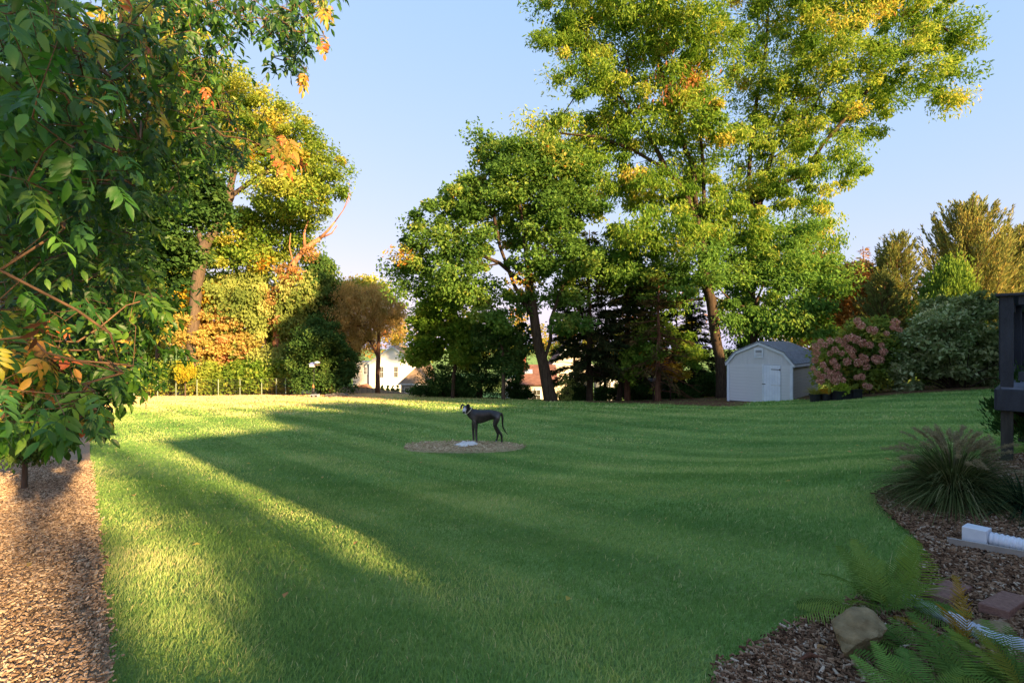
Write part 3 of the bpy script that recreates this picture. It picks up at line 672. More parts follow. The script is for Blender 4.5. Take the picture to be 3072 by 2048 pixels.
shrub('evergreen_shrub', 'low dark hedge behind the conifer trunks', 'shrub', 34, [(1840,1178,50,26),(1900,1172,50,30),(2010,1175,60,30)], 60, 120, .16, .08, M_DARK, tint=.3, crad=.4)
shrub('evergreen_shrub', 'tall dark evergreen bush between the big trunk and the grey shed', 'shrub', 33, [(2190,1110,50,60),(2225,1080,50,60),(2170,1160,50,36),(2240,1130,50,60)], 110, 120, .17, .08, M_DARK, tint=.35, crad=.45)
shrub('loose_shrub', 'thin pale twiggy shrub just right of the maple trunk', 'shrub', 28, [(1690,1180,24,24),(1700,1150,20,20)], 20, 60, .12, .06, M_PALE, tint=.5, crad=.3)
shrub('evergreen_shrub', 'dark shrub under the shade trees left of the shed', 'shrub', 31, [(2080,1170,60,34),(2120,1150,40,40)], 46, 110, .16, .08, M_DARK, tint=.3, crad=.4)

# left: sunlit wood edge
tree('sunlit_tree', 'tall sunlit yellow-green tree with pale forked trunk at the left wood edge', 'tree', 40, 575,
     [(578, 1000), (590, 850), (612, 740), (650, 680)],
     [(560,220,85,70),(640,235,90,60),(705,310,100,75),(650,400,120,80),(600,300,90,80),(800,360,100,70),(860,430,110,75),(930,500,95,75),(975,560,55,60),(860,560,100,75),(760,460,90,60),(920,610,70,50),(540,420,100,100),(520,560,70,80)],
     290, 230, .26, .15, M_SUN, BARKL, .42, tint=.25, cl_sd=.24, crad=1.02, style='flat', tip=.018,
     limbs=[[(650,680),(690,590),(700,480),(690,340),(660,240)],[(690,590),(760,540),(830,500),(900,500)],[(612,740),(560,600),(545,450),(560,260)],[(700,480),(780,420),(840,370)]])
tree('sunlit_tree', 'sunlit light green tree with layered crown in front of the tallest left tree', 'tree', 43.5, 690,
     [(690, 1050), (700, 900), (710, 800)],
     [(620,750,110,60),(730,760,120,70),(850,740,90,60),(560,840,100,70),(690,850,110,65),(790,660,120,60),(900,665,80,50),(700,680,90,50),(500,820,80,60)],
     185, 200, .28, .17, M_SUN, BARKL, .25, tint=.2, cl_sd=.22, crad=1.0, style='flat')
# leaning broken snag with dead branches
b = ground_at(822, 41); rt = thing('dead_tree', 'leaning broken dead trunk with bare branches against the sky', 'tree', b)
sn = MB()
for pl, r0, r1 in (([(822,1120),(836,940),(852,850),(880,790),(915,745),(960,715)],.36,.16),([(915,745),(912,700),(925,660)],.13,.04),([(960,715),(985,690),(1005,665)],.13,.06),
                   ([(1005,665),(1030,630),(1046,590),(1050,540)],.05,.012),([(960,715),(995,700),(1012,675)],.08,.03),([(852,850),(890,820),(920,812)],.1,.05),([(1030,630),(1048,600),(1052,575)],.02,.008),([(880,790),(868,740),(872,700)],.07,.03)):
    p = np.array([P(x, y, 41) for x, y in pl]); 
    if pl[0][1] == 1120: p = np.vstack([b-np.array([0,0,.2]), p])
    sn.loft(p, np.linspace(r0, r1, len(p)), 8, True, jit=.2)
sn.build('trunk', surf('snag_wood', lin('#7a4c38'), lin('#b98a68'), 4, .95, .8, 10, (2,2,.5), spec=.1), rt, True, origin=b)
vn = MB(); q = clump_pts(lobes3([(840,930,30,70),(870,830,40,40),(930,760,30,20),(985,700,20,14)], 41, .1), 40, .3); leaves_at(vn, q, .5, 70, .22, .13, .4, .1, .2, b, 'flat')
vn.build('ivy', M_BR, rt, False, origin=b)
tree('maple_tree', 'orange autumn maple glowing in the sun at the left wood edge', 'tree', 40.5, 632,
     [(632, 1110), (630, 1060)], [(600,985,75,45),(690,960,60,50),(560,1015,55,35),(650,1045,75,40),(720,1020,50,45),(680,1080,50,30),(540,985,40,40)], 100, 180, .22, .18, M_OR, BARK, .16, tint=.28, cl_sd=.3, crad=.75, style='flat')
tree('maple_tree', 'golden yellow maple above the orange one at the left wood edge', 'tree', 42.5, 590,
     [(590, 1080), (595, 980)], [(600,905,90,45),(540,920,60,60),(660,890,70,45),(510,960,50,60)], 110, 180, .26, .2, LM('gold', [(0, lin('#8f9030')), (.5, lin('#b8a43a')), (1, lin('#c9963c'))]), BARK, .16, tint=.4, cl_sd=.16, crad=.85, style='flat')
tree('vine_draped_tree', 'pale green tree draped in hanging vines right of the orange maple', 'tree', 41.5, 800,
     [(800, 1080), (790, 980)], [(760,900,100,75),(850,950,70,85),(700,880,80,60),(830,1070,70,60),(760,1060,60,60),(880,870,60,60),(790,980,80,60)], 165, 190, .24, .18, M_PALE, BARK, .2, tint=.35, cl_sd=.26, crad=.8, style='droop', flat=1.1)
tree('sunlit_tree', 'green understory tree at the foot of the vine draped tree', 'tree', 40, 810, [(810, 1140)], [(800,1120,80,45),(740,1130,60,40),(870,1120,50,40)], 90, 170, .24, .18, M_ASH, BARK, .1, tint=.15, crad=.6, style='flat')
tree('ivy_column', 'dark green ivy covered snag left of the willow brown tree', 'tree', 43, 960, [(960, 1050), (958, 900)], [(965,800,36,32),(955,860,44,55),(945,940,50,60),(985,850,22,30),(940,1010,50,60)], 120, 170, .22, .17, M_DARK, BARK, .22, tint=.55, crad=.75, style='droop', flat=1.0)
shrub('evergreen_shrub', 'big rounded dark green shrub behind the bird feeder', 'shrub', 37, [(960,1030,70,80),(930,1090,60,70),(1000,1080,66,75),(1045,1130,36,36),(960,1150,80,28)], 240, 170, .17, .13, M_DARK, tint=.5, crad=.55, cl_sd=.14)
tree('willow_tree', 'airy orange-brown tree with slender trunk in front of the white house', 'tree', 44, 1133,
     [(1133, 1120), (1135, 1075)], [(1042,925,96,67),(1122,905,90,56),(1176,945,44,60),(1066,1000,92,62),(997,965,66,67),(1140,935,76,56),(1045,1060,56,30),(1082,880,72,44)],
     320, 140, .2, .06, M_WIL, BARKR, .19, tint=.5, cl_sd=.2, crad=.62, style='droop', flat=1.1, tip=.014, limbs=[[(1135,1075),(1120,1040),(1098,1010)],[(1135,1075),(1160,1040),(1195,1035)],[(1135,1075),(1138,980),(1130,890)]])
tree('sunlit_tree', 'yellow-green tree top behind the willow brown tree', 'tree', 58, 1020, [(1020, 1000)], [(1010,880,60,32),(1090,880,70,40),(960,890,50,36)], 90, 170, .34, .25, M_SUN, BARK, .25, tint=.45, crad=1.2, style='flat')
for i, (px, r, lab, ti) in enumerate([(420,50,'low sunny shrub farthest left behind the wire fence',.3),(505,46,'low sunny shrub behind the wire fence left of the sapling',.25),(600,50,'low sunny shrub behind the wire fence right of the sapling',.35),
                                      (690,50,'low green shrub behind the wire fence under the orange maple',.15),(775,46,'low green shrub behind the wire fence under the vine draped tree',.2),(862,40,'low shrub at the right end of the wire fence',.4)]):
    shrub('fence_shrub', lab, 'shrub', 39.5, [(px,1140,r,28),(px-r*.5,1150,r*.6,22),(px+r*.5,1128,r*.6,34)], 70, 110, .26, .17, M_SUN, tint=ti, crad=.6, group='shrubs along the wire fence', cl_sd=.16)
tree('sapling', 'small yellow sapling in front of the wire fence', 'tree', 37.5, 556, [(556, 1160), (556, 1140)], [(556,1120,22,26),(548,1105,16,20),(566,1112,16,22)], 30, 70, .16, .1, LM('yellow'), BARKL, .045, tint=.3, crad=.3, style='up', flat=1.1)
tree('sunlit_tree', 'sunlit tree farthest left beyond the wire fence', 'tree', 49, 430, [(430, 1080), (430, 980)], [(400,1060,90,60),(440,960,70,70),(350,1000,90,80),(470,880,50,60),(300,1090,80,50)], 170, 160, .3, .2, M_SUN, BARK, .22, tint=.45, crad=1.0, style='flat')
tree('sunlit_tree', 'slim tree with pale trunk between the dark maple and the tall sunlit tree', 'tree', 44, 472, [(474, 1000), (476, 880), (470, 820)], [(480,800,60,60),(440,860,60,60),(500,740,50,50),(430,740,60,60)], 90, 150, .28, .18, M_SUN, BARKL, .16, tint=.3, crad=.9, style='flat')

# dark left maple, shade put into its leaf colour, half hidden by near branches
tree('maple_tree', 'dense maple on the left, its shade put into a dark green leaf colour', 'tree', 19, 60, [(70, 1050), (110, 900), (160, 760)],
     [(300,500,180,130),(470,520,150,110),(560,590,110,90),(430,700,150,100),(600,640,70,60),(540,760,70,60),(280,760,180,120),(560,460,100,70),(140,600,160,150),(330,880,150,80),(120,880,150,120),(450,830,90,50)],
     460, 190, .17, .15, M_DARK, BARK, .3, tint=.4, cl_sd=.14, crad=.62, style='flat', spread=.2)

# right: autumn trees, cypresses and shrubs
tree('bronze_tree', 'bronze brown autumn tree right of the grey shed', 'tree', 30, 2520, [(2515, 1080), (2510, 980)],
     [(2485,850,55,55),(2560,870,50,50),(2500,950,75,60),(2590,960,60,60),(2455,800,40,40),(2540,1030,90,50),(2470,1010,50,50),(2620,860,50,55),(2650,930,50,60),(2590,815,42,36)], 190, 150, .22, .14, M_BR, BARK, .13, tint=.5, cl_sd=.2, crad=.6, style='lance')
conifer('bare_spruce', 'thin brown spruce with sparse pointed top', 'tree', 34, 2590, 738, 2.1, M_BR, BARKR, .45, .8, .1, .1, r0=.14, L=.26, W=.07, ctop=.9, dead=6)
conifer('cypress_tree', 'olive brown feathery cypress left of the bright green arborvitae', 'tree', 27, 2690, 720, 2.6, M_CYP, BARKR, .4, 2.2, .05, .25, r0=.14, L=.19, W=.055, ctop=.55, jag=.4, upcurl=.5, droop=.1, whorl=.22)
conifer('cypress_tree', 'short dark olive cypress behind the pink hydrangea', 'tree', 25, 2650, 830, 2.0, M_CYP, BARKR, .15, 2.2, .05, .25, r0=.1, L=.22, W=.06, ctop=.6, jag=.4, upcurl=.5, droop=.1, whorl=.22)
conifer('cypress_tree', 'tall feathery golden cypress behind the arborvitae', 'tree', 27, 2905, 640, 3.9, M_CYP, BARKR, .55, 2.2, .05, .35, r0=.18, L=.22, W=.06, ctop=.55, jag=.45, upcurl=.7, droop=.1, whorl=.2)
conifer('cypress_tree', 'feathery golden cypress at the right edge behind the deck railing', 'tree', 28, 3060, 720, 3.4, M_CYP, BARKR, .5, 2.2, .05, .35, r0=.16, L=.22, W=.06, ctop=.55, jag=.45, upcurl=.7, droop=.1, whorl=.2)
ab = ground_at(2845, 22.5)
l3 = [(np.array([ab[0], 22.5, ab[2]+z]), np.array([r, r, .55])) for z, r in ((.5,1.05),(1.1,1.12),(1.8,1.12),(2.5,1.08),(3.2,1.0),(3.9,.86),(4.5,.66),(5.0,.4))]
tree('arborvitae', 'bright green rounded arborvitae above the variegated shrub', 'tree', 22.5, 2845, [(2845, 1000)], None, 330, 150, .16, .07, M_ARB, BARK, .1, tint=.5, cl_sd=.14, crad=.42, style='up', flat=1.1, l3=l3, tip=.01, minr=.02)
shrub('variegated_dogwood', 'wide pale green variegated shrub at the right lawn edge', 'shrub', 19.3,
      [(2700,1110,40,50),(2760,1040,70,70),(2830,1000,75,80),(2900,1010,70,80),(2960,1030,50,80),(2800,1110,80,60),(2900,1115,80,55),(2980,1100,50,60),(2730,1160,50,22),(2930,930,60,50),(2850,930,60,50),(3020,1080,60,70)],
      300, 85, .17, .10, M_VAR, tint=.36, cl_sd=.2, crad=.32, style='flat', stems=10, tsd=.2, spread=.5, shell=.6)
hy = shrub('hydrangea_shrub', 'pink flowered panicle hydrangea beside the grey shed', 'shrub', 19.8,
      [(2490,1060,40,55),(2470,1110,30,40),(2560,1060,60,60),(2620,1040,55,60),(2600,1120,70,50),(2520,1120,40,40),(2570,1000,40,40),(2640,990,30,30),(2660,1080,30,60)], 170, 90, .15, .09, M_HYD, tint=.4, cl_sd=.18, crad=.33, style='flat', stems=10, spread=.3)
PINK = LM('pink', [(0, lin('#8c6052')), (.5, lin('#b98474')), (1, lin('#d2ac98'))], trans=.2)
heads = []
for k in range(3):
    m = MB(); n = 150; u = nrm(rng.normal(size=(n, 3))); p = u*np.array([.13, .13, .15])*(.85+.25*rng.random((n, 1)))
    leaf_quads(m, p, nrm(u*.3+rng.normal(size=(n, 3))), u, np.full(n, .075), np.full(n, .06), rng.random(n)); heads.append(m.mesh('flower_head', PINK))
hb = np.array(hy.location)
spots = [(2572,963),(2582,975),(2610,988),(2622,992),(2685,968),(2678,982),(2700,990),(2660,1000),(2690,984),(2462,1025),(2490,1022),(2450,1040),(2475,1035),(2540,1015),(2555,1012),(2570,1020),(2530,1030),
 (2545,1045),(2590,1030),(2610,1035),(2556,1055),(2450,1060),(2445,1080),(2470,1095),(2480,1110),(2500,1085),(2510,1100),(2495,1120),(2515,1125),(2485,1130),(2470,1130),(2505,1140),(2540,1085),(2560,1070),
 (2585,1068),(2593,1078),(2574,1088),(2625,1075),(2640,1078),(2630,1085),(2600,1100),(2585,1130),(2570,1132),(2595,1155),(2607,1160),(2440,1105),(2452,1120),(2460,1140),(2525,1060),(2515,1020),(2645,1035),(2650,1055),(2530,1140),(2490,1060),(2505,1050)]
for i, (px, py) in enumerate(spots):
    q = P(px, py, 19.8-1.05-.5*rng.random())-hb; share('flower_head', heads[i % 3], hy, q, rot('z', rng.random()*6.28)@rot('x', rng.normal()*.4), .52+.38*rng.random())

# unseen trees added right and behind to shade the yard and break shadow edges
def out_tree(label, a, s, zc, rr, nc, nl=150, L=.3, name='occluder_tree', crad=.9, hgt=None):
    x = .68*a+.733*s; y = -.733*a+.68*s; c = np.array([x, y, zc])
    l3 = [(c+rng.normal(size=3)*rr*.35, np.array([rr, rr, rr*.8])*(.5+.3*rng.random())) for _ in range(7)]
    g = H(x, y)
    tree(name, label, 'tree', 1, 0, [(x, y, g+(zc-g)*.4), (x, y, g+(zc-g)*.8)], None, nc, nl, L, L*.6, M_DARK, BARK, .2, tint=.5, crad=crad, style='flat', l3=l3, base=(x, y))
out_tree('unseen bushy tree added beyond the deck to cast shade', 9.5, 19.5, 8.0, 4.6, 300, 330, crad=1.0, L=.24)
out_tree('unseen low bushy tree added for shade under the tall one beyond the deck', 6, 18.5, 2.6, 2.6, 170, crad=.8, nl=300, L=.24)
out_tree('unseen low bushy tree added for shade between the taller ones beyond the deck', 6, 22.6, 2.4, 2.6, 170, crad=.8, nl=300, L=.24)
out_tree('unseen rounded tree added for shade farthest beyond the deck', 5, 28.8, 3.4, 2.3, 170, crad=.8, nl=300, L=.24)
out_tree('unseen rounded tree added behind the ranch house roof to break its shadow edge, nearest its left end', 16.5, 4.5, 6.2, 1.0, 90, crad=.6, L=.28)
out_tree('unseen rounded tree added behind the middle of the ranch house roof to break its shadow edge', 17, 6.6, 6.9, 1.7, 120, crad=.6, L=.28)
out_tree('unseen rounded tree added behind the right half of the ranch house roof to break its shadow edge', 16.5, 10.2, 6.6, 1.9, 120, crad=.6, L=.28)
out_tree('unseen bushy tree added for shade next along beyond the deck', 4.5, 25.2, 2.6, 3.0, 220, 300, crad=.9, L=.24)
# ------------------------------------------------------------------ buildings and fences
WHITE = surf('white_siding', lin('#d8d8d6'), lin('#e8e8e6'), 3, .6, .25, 6, (.3, .3, 8))
TRIM = surf('white_trim', lin('#c4cad2'), lin('#d9dde2'), 3, .55, .15, 20)
GREYSIDE = surf('grey_siding', lin('#c0c0c0'), lin('#cdcccb'), 2.5, .65, .35, 40, (.4, .4, 3), wear=(lin('#8b8a8a'), 5, .64))
GREYSIDEW = surf('weathered_siding', lin('#b5b2aa'), lin('#c6c2b8'), 2, .7, .4, 30, (.5, .5, 4), wear=(lin('#8a867e'), 3, .6))
PANEL = surf('grey_gable_panel', lin('#bbbbbc'), lin('#c7c7c6'), 3, .65, .3, 40, (6, 6, .4))
SHINGLE = surf('roof_shingle', lin('#646870'), lin('#8d9199'), 9, .9, .8, 60)
WINDOW = surf('window_glass', lin('#3b3a36'), lin('#57544c'), 1.2, .08, 0, spec=.8)
GLASSL = surf('skylight_glass', lin('#8fa3b5'), lin('#b4c4d0'), 1, .1, 0, spec=.8)
BROWNROOF = surf('brown_shingle_roof', lin('#6b4a3e'), lin('#8d6757'), 2.5, .9, .4, 12)
TANROOF = surf('tan_roof', lin('#7d6a56'), lin('#9c8468'), 3, .9, .4, 12)
BRICK = surf('chimney_brick', lin('#8d4a3a'), lin('#b5705a'), 6, .9, .5, 12)
CREAM = surf('cream_siding', lin('#c8bfae'), lin('#d9d0bf'), 3, .7, .3, 8, (.3, .3, 8))
IRON = surf('dark_iron', lin('#2b2a29'), lin('#4a4642'), 20, .6, .3, spec=.4)

# --- gambrel garden shed
sw, sl, wh, ph = 2.68, 4.3, 1.74, 2.66
sx, sy, sz = X(2182, 23.2), 23.2, -1.14
th = math.radians(43)
shed = thing('garden_shed', 'small grey gambrel garden shed with white trim and white door', 'shed', (sx, sy, sz), -th)
# local x along the front to the right, y back, z up
m = MB(); m.box((sw/2, sl/2, .02), (sw-.02, sl-.02, .14)); m.build('base', surf('shed_skid', lin('#3d3833'), lin('#59524a'), 8, .9, .4), shed)
m = MB(); m.box((sw/2, sl/2, wh/2+.05), (sw-.1, sl-.1, wh-.12)); m.build('wall_core', GREYSIDE, shed)
nb = 12; bh = (wh-.1)/nb
bf = MB(); tilt = rot('x', math.radians(-6))
bf.box((0, 0, 0), (1.42, .018, bh+.012), tilt); bm1 = bf.mesh('siding_board', GREYSIDE)
bf = MB(); bf.box((0, 0, 0), (.40, .018, bh+.012), tilt); bm2 = bf.mesh('siding_board', GREYSIDE)
bf = MB(); bf.box((0, 0, 0), (.018, sl-.14, bh+.012), rot('y', math.radians(6))); bm3 = bf.mesh('siding_board', GREYSIDEW)
for i in range(nb):
    z = .1+bh*(i+.5)
    share('siding_board', bm1, shed, (.07+.71, .035+.002*rng.normal(), z)); share('siding_board', bm2, shed, (2.43-.035, .035, z)); share('siding_board', bm3, shed, (sw-.035, sl/2, z+.002*rng.normal()))
prof = [(-.06, wh-.02), (.34, 2.22), (sw/2, ph), (sw-.34, 2.22), (sw+.06, wh-.02)]
inner = [(.02, wh), (.37, 2.16), (sw/2, ph-.07), (sw-.37, 2.16), (sw-.02, wh)]
for ya in (.03, sl-.07): m = MB(); m.prism_y([(.02, wh), (sw-.02, wh)]+inner[::-1][1:-1], ya, ya+.04); m.build('gable_panel', PANEL, shed)
g = MB()
for k in range(1, 13): xx = .02+k*.206; top = np.interp(xx, [q[0] for q in inner], [q[1] for q in inner]); g.box((xx, .0275, (wh+top)/2), (.012, .006, top-wh-.03))
tag(g.build('panel_batten', PANEL, shed), kind='stuff')
for (a, b) in zip(prof[:-1], prof[1:]):
    m = MB(); va = np.array([a[0], -.03, a[1]]); vb = np.array([b[0], -.03, b[1]]); m.bar(va, vb, .035, .11, up=(0, 0, 1)); m.build('rake_trim', TRIM, shed)
    m = MB(); m.bar(va+np.array([0, sl+.06, 0]), vb+np.array([0, sl+.06, 0]), .035, .11); m.build('rake_trim', TRIM, shed)
for i, (a, b) in enumerate(zip(prof[:-1], prof[1:])):
    m = MB(); va = np.array([a[0], sl/2, a[1]+.055]); vb = np.array([b[0], sl/2, b[1]+.055]); t = nrm(vb-va); nn = np.array([-t[2], 0, t[0]]); L = np.linalg.norm(vb-va)
    R = np.stack([t, np.array([0, 1, 0]), nn], 1); m.box((va+vb)/2+nn*.012, (L+.02, sl+.16, .03), R)
    roof = m.build('roof_slope', SHINGLE, shed)
    cs = MB(); nrow = max(3, int(L/.13))
    for r_ in range(nrow):
        f = (r_+.5)/nrow if i < 2 else (nrow-r_-.5)/nrow
        off = rng.random()*.3; yy = -.08
        while yy < sl+.08:
            wv = min(.3*(.8+.4*rng.random()), sl+.085-yy)
            if wv > .03:
                c = va+t*L*f; c = np.array([c[0], yy+wv/2, c[2]])+nn*(.034+.004*rng.random()); cs.box(c, (L/nrow+.015, wv-.006, .01), R@rot('y', .05 if i < 2 else -.05), rng.random())
            yy += wv
    tag(cs.build('shingles', SHINGLE, roof), kind='stuff')
m = MB(); m.bar((sw+.06, -.05, wh-.03), (sw+.06, sl+.05, wh-.03), .03, .11); m.bar((-.06, -.05, wh-.03), (-.06, sl+.05, wh-.03), .03, .11); m.build('eave_trim', TRIM, shed)
for x0, nm in ((.035, 'corner_trim'), (sw-.055, 'corner_trim')):
    m = MB(); m.box((x0, .012, wh/2+.03), (.11, .03, wh-.04)); m.build('corner_trim', TRIM, shed, bevel=.004)
m = MB(); m.box((sw-.012, .075, wh/2+.03), (.03, .11, wh-.04)); m.box((sw-.012, sl-.075, wh/2+.03), (.03, .11, wh-.04)); m.build('corner_trim', TRIM, shed)
m = MB(); m.box((1.515, .012, wh/2+.03), (.06, .03, wh-.05)); m.build('door_frame', TRIM, shed)
m = MB(); m.box((1.885, .006, wh/2+.03), (.66, .035, wh-.08))
dr = m.build('door', surf('door_white', lin('#ccd2dc'), lin('#dde1e8'), 4, .5, .1, 20), shed, bevel=.004)
for xx in (1.665, 1.775, 1.885, 1.995, 2.105):
    m = MB(); m.box((xx, -.013, wh/2+.03), (.006, .004, wh-.12)); m.build('groove', GREYSIDE, dr)
for zz in (wh-.2, wh*.5, .18):
    m = MB(); m.bar((2.20, -.018, zz), (1.84, -.018, zz+.006), .008, .03); m.box((2.19, -.018, zz), (.05, .01, .07)); m.build('strap_hinge', IRON if zz != wh*.5 else GREYSIDE, dr)
m = MB(); m.box((1.55, -.02, wh*.52), (.14, .02, .03)); m.build('latch', IRON, dr)
m = MB(); m.box((sw/2, .01, 2.24), (.36, .03, .42))
vt = m.build('gable_vent', TRIM, shed, bevel=.004)
for k in range(5):
    m = MB(); m.box((sw/2, -.015, 2.12+k*.056), (.25, .02, .02), rot('x', .6)); m.build('louver', GREYSIDE if k < 3 else IRON, vt)
m = MB(); m.box((sw-.02, .55, .2), (.012, .5, .06)); m.box((sw-.02, .9, .3), (.012, .35, .05)); m.box((sw-.02, .3, .31), (.012, .3, .05)); m.build('peeled_patch', surf('bare_board', lin('#4d4d50'), lin('#8d8b88'), 10, .9, .5, 30), shed)

# --- white gabled house down the slope
def gable_house(name, label, px0, px1, py_eave, py_peak, d, depth, wall, roofm, rz=0, over=.25):
    x0, x1 = X(px0, d), X(px1, d); w_ = x1-x0; xm = (x0+x1)/2; g = H(xm, d)-.3; ze, zp = Z(py_eave, d)-g, Z(py_peak, d)-g
    r = thing(name, label, 'house', (xm, d, g), rz)
    m = MB(); m.prism_y([(-w_/2, 0), (w_/2, 0), (w_/2, ze), (0, zp), (-w_/2, ze)], 0, depth); m.build('wall', wall, r)
    for s in (-1, 1):
        m = MB(); a = np.array([s*(w_/2+.2), depth/2, ze-.2*(zp-ze)/(w_/2)+.09]); b_ = np.array([0, depth/2, zp+.09]); t = nrm(b_-a); L = np.linalg.norm(b_-a)
        nn = np.cross(np.array([0, 1., 0]), t); R = np.stack([t, np.array([0, 1., 0]), np.cross(t, [0, 1., 0])], 1); m.box((a+b_)/2, (L, depth+2*over, .12), R); m.build('roof', roofm, r)
        m = MB(); m.bar(a+np.array([0, -depth/2-over-.03, -.1]), b_+np.array([0, -depth/2-over-.03, -.1]), .04, .22); m.build('rake_trim', TRIM, r)
    return r, w_, ze, zp, g, xm
def win(r, x, z, w_, h, y=0, panes=(2, 2)):
    m = MB(); m.box((x, y-.02, z+h/2+.05), (w_+.2, .08, .1)); m.box((x, y-.02, z-h/2-.05), (w_+.24, .1, .1)); m.box((x-w_/2-.05, y-.02, z), (.1, .08, h)); m.box((x+w_/2+.05, y-.02, z), (.1, .08, h))
    f = m.build('window', TRIM, r); m = MB(); m.box((x, y-.005, z), (w_, .03, h)); m.build('pane', WINDOW, f)
    m = MB(); m.box((x, y-.03, z), (w_, .03, .05))
    for k in range(1, panes[0]): m.box((x-w_/2+w_*k/panes[0], y-.032, z), (.03, .025, h))
    m.build('muntin', TRIM, f)
d = 82
r, w_, ze, zp, g, xm = gable_house('white_house', 'white gabled house beyond the lawn behind the slender trunk', 1108, 1246, 1088, 1039, d, 9, WHITE, TANROOF)
for px, py0, py1, wpx in ((1145.5, 1100, 1132, 10), (1188, 1100, 1131, 11)):
    win(r, X(px, d)-xm, Z((py0+py1)/2, d)-g, wpx*d/F, (py1-py0)*d/F)
wing = MB(); wx0, wx1 = X(1055, d)-xm, X(1107, d)-xm; wing.box(((wx0+wx1)/2, 2.6, (Z(1085, d)-g)/2), (wx1-wx0, 4, Z(1085, d)-g)); wing.build('side_wing', CREAM, r)
win(r, X(1093, d)-xm, Z(1112, d)-g, .42, 1.1, .6)
m = MB(); m.box((X(1104.5, d)-xm, .55, (Z(1085, d)-g)/2), (.12, .12, Z(1085, d)-g-.2)); m.build('downspout', TRIM, r)
pr = MB(); a0, a1 = X(1070, d)-xm, X(1117, d)-xm; zz = Z(1162, d)-g
pr.prism_y([(a0, zz), (a1, zz), (a1-.2, zz+.35), ((a0+a1)/2+.3, zz+.65), (a0+.2, zz+.35)], -2.2, -.05); pr.build('porch_roof', surf('terracotta_roof', lin('#9a6048'), lin('#c08a6a'), 3, .9), r)
# grey garage with a tan roof in front of its right corner
d = 60; gx0, gx1 = X(1203, d), X(1285, d); gb = H((gx0+gx1)/2, d)-.3
gr = thing('grey_garage', 'low grey garage with tan roof at the right corner of the white house', 'garage', ((gx0+gx1)/2, d, gb))
w2 = gx1-gx0; ge = Z(1150, d)-gb; gp = Z(1088, d)-gb
m = MB(); m.box((0, 3, ge/2), (w2, 6, ge)); m.build('wall', surf('garage_grey', lin('#8d929b'), lin('#a4a9b1'), 3, .7), gr)
m = MB(); hw = w2/2+.3
V = [(-hw, -.35, ge), (hw, -.35, ge), (hw, 6.3, ge), (-hw, 6.3, ge), (.3, 3, gp), (hw-.6, 3, gp)]
m.add(V, [(0, 1, 5, 4), (2, 3, 4, 5), (0, 3, 2, 1)], [(1, 2, 5), (3, 0, 4)]); m.build('roof', TANROOF, gr)
m = MB(); m.box((0, -.38, ge-.06), (w2+.6, .08, .16)); m.build('gutter', TRIM, gr)
win(gr, X(1221, d)-(gx0+gx1)/2, Z(1170, d)-gb, .42, .55)
for px, wd_ in ((1146, 'leftmost'), (1164, 'second from the left'), (1179, 'third from the left'), (1193, 'rightmost')):
    c = ground_at(px, 77); zb, zt = Z(1176, 77), Z(1157, 77); hh = zt-c[2]
    l3 = [(np.array([c[0], 77, c[2]+hh*f]), np.array([.34*(1-f)+.06, .34*(1-f)+.06, .15*hh])) for f in (.12, .35, .6, .85)]
    tree('conical_shrub', 'clipped conical evergreen against the white house wall, '+wd_+' of the four', 'shrub', 77, px, [(c[0], 77, c[2]+hh*.5)], None, 40, 60, .14, .07, M_DARK, BARK, .05, tint=.4, crad=.16, style='up', l3=l3, group='conical evergreens along the white house', mind=.02)
# weathered board fence
fb = [(1006, 50.5), (1060, 51.5), (1130, 53), (1215, 55)]
c0 = ground_at(1006, 50.5); bf_ = thing('board_fence', 'weathered grey board fence in front of the white house', 'fence', c0)
bms = []
for k in range(3):
    m = MB(); hh = 1.0; m.add([(-.09,-.012,0),(.09,-.012,0),(.09,.012,0),(-.09,.012,0),(-.09,-.012,hh-.05),(.09,-.012,hh-.05),(.09,.012,hh-.05),(-.09,.012,hh-.05),(0,-.012,hh),(0,.012,hh)],
        [(0,1,5,4),(1,2,6,5),(2,3,7,6),(3,0,4,7),(5,6,9,8),(7,4,8,9),(3,2,1,0)], [(4,5,8),(6,7,9)])
    bms.append(m.mesh('fence_board', surf('fence_wood%d' % k, lin(('#8f8578','#9a8c7c','#857c72')[k]), lin(('#aca294','#b8a996','#a09689')[k]), 4, .9, .5, 20, (4, 4, .5))))
pp = np.array([[X(a, q), q] for a, q in fb]); seg = np.linalg.norm(np.diff(pp, axis=0), axis=1); tot = seg.sum(); cs_ = np.concatenate([[0], np.cumsum(seg)])
k = 0; s = 0
while s < tot:
    x = np.interp(s, cs_, pp[:, 0]); y = np.interp(s, cs_, pp[:, 1]); px = CX+x/y*F
    zt = Z(np.interp(px, [1006, 1060, 1130, 1215], [1157, 1161, 1166, 1176]), y); zb = H(x, y)-.05
    share('fence_board', bms[k % 3], bf_, np.array([x, y, zb])-c0, rot('z', .25+.02*rng.normal()), (1, 1, max(.4, zt-zb+.02*rng.normal()))); s += .19; k += 1
m = MB()
for a, b_ in zip(pp[:-1], pp[1:]):
    for zz in (.35, .9): m.bar(np.array([a[0], a[1]+.05, H(*a)+zz])-c0, np.array([b_[0], b_[1]+.05, H(*b_)+zz])-c0, .05, .08)
m.build('rail', BARK, bf_)
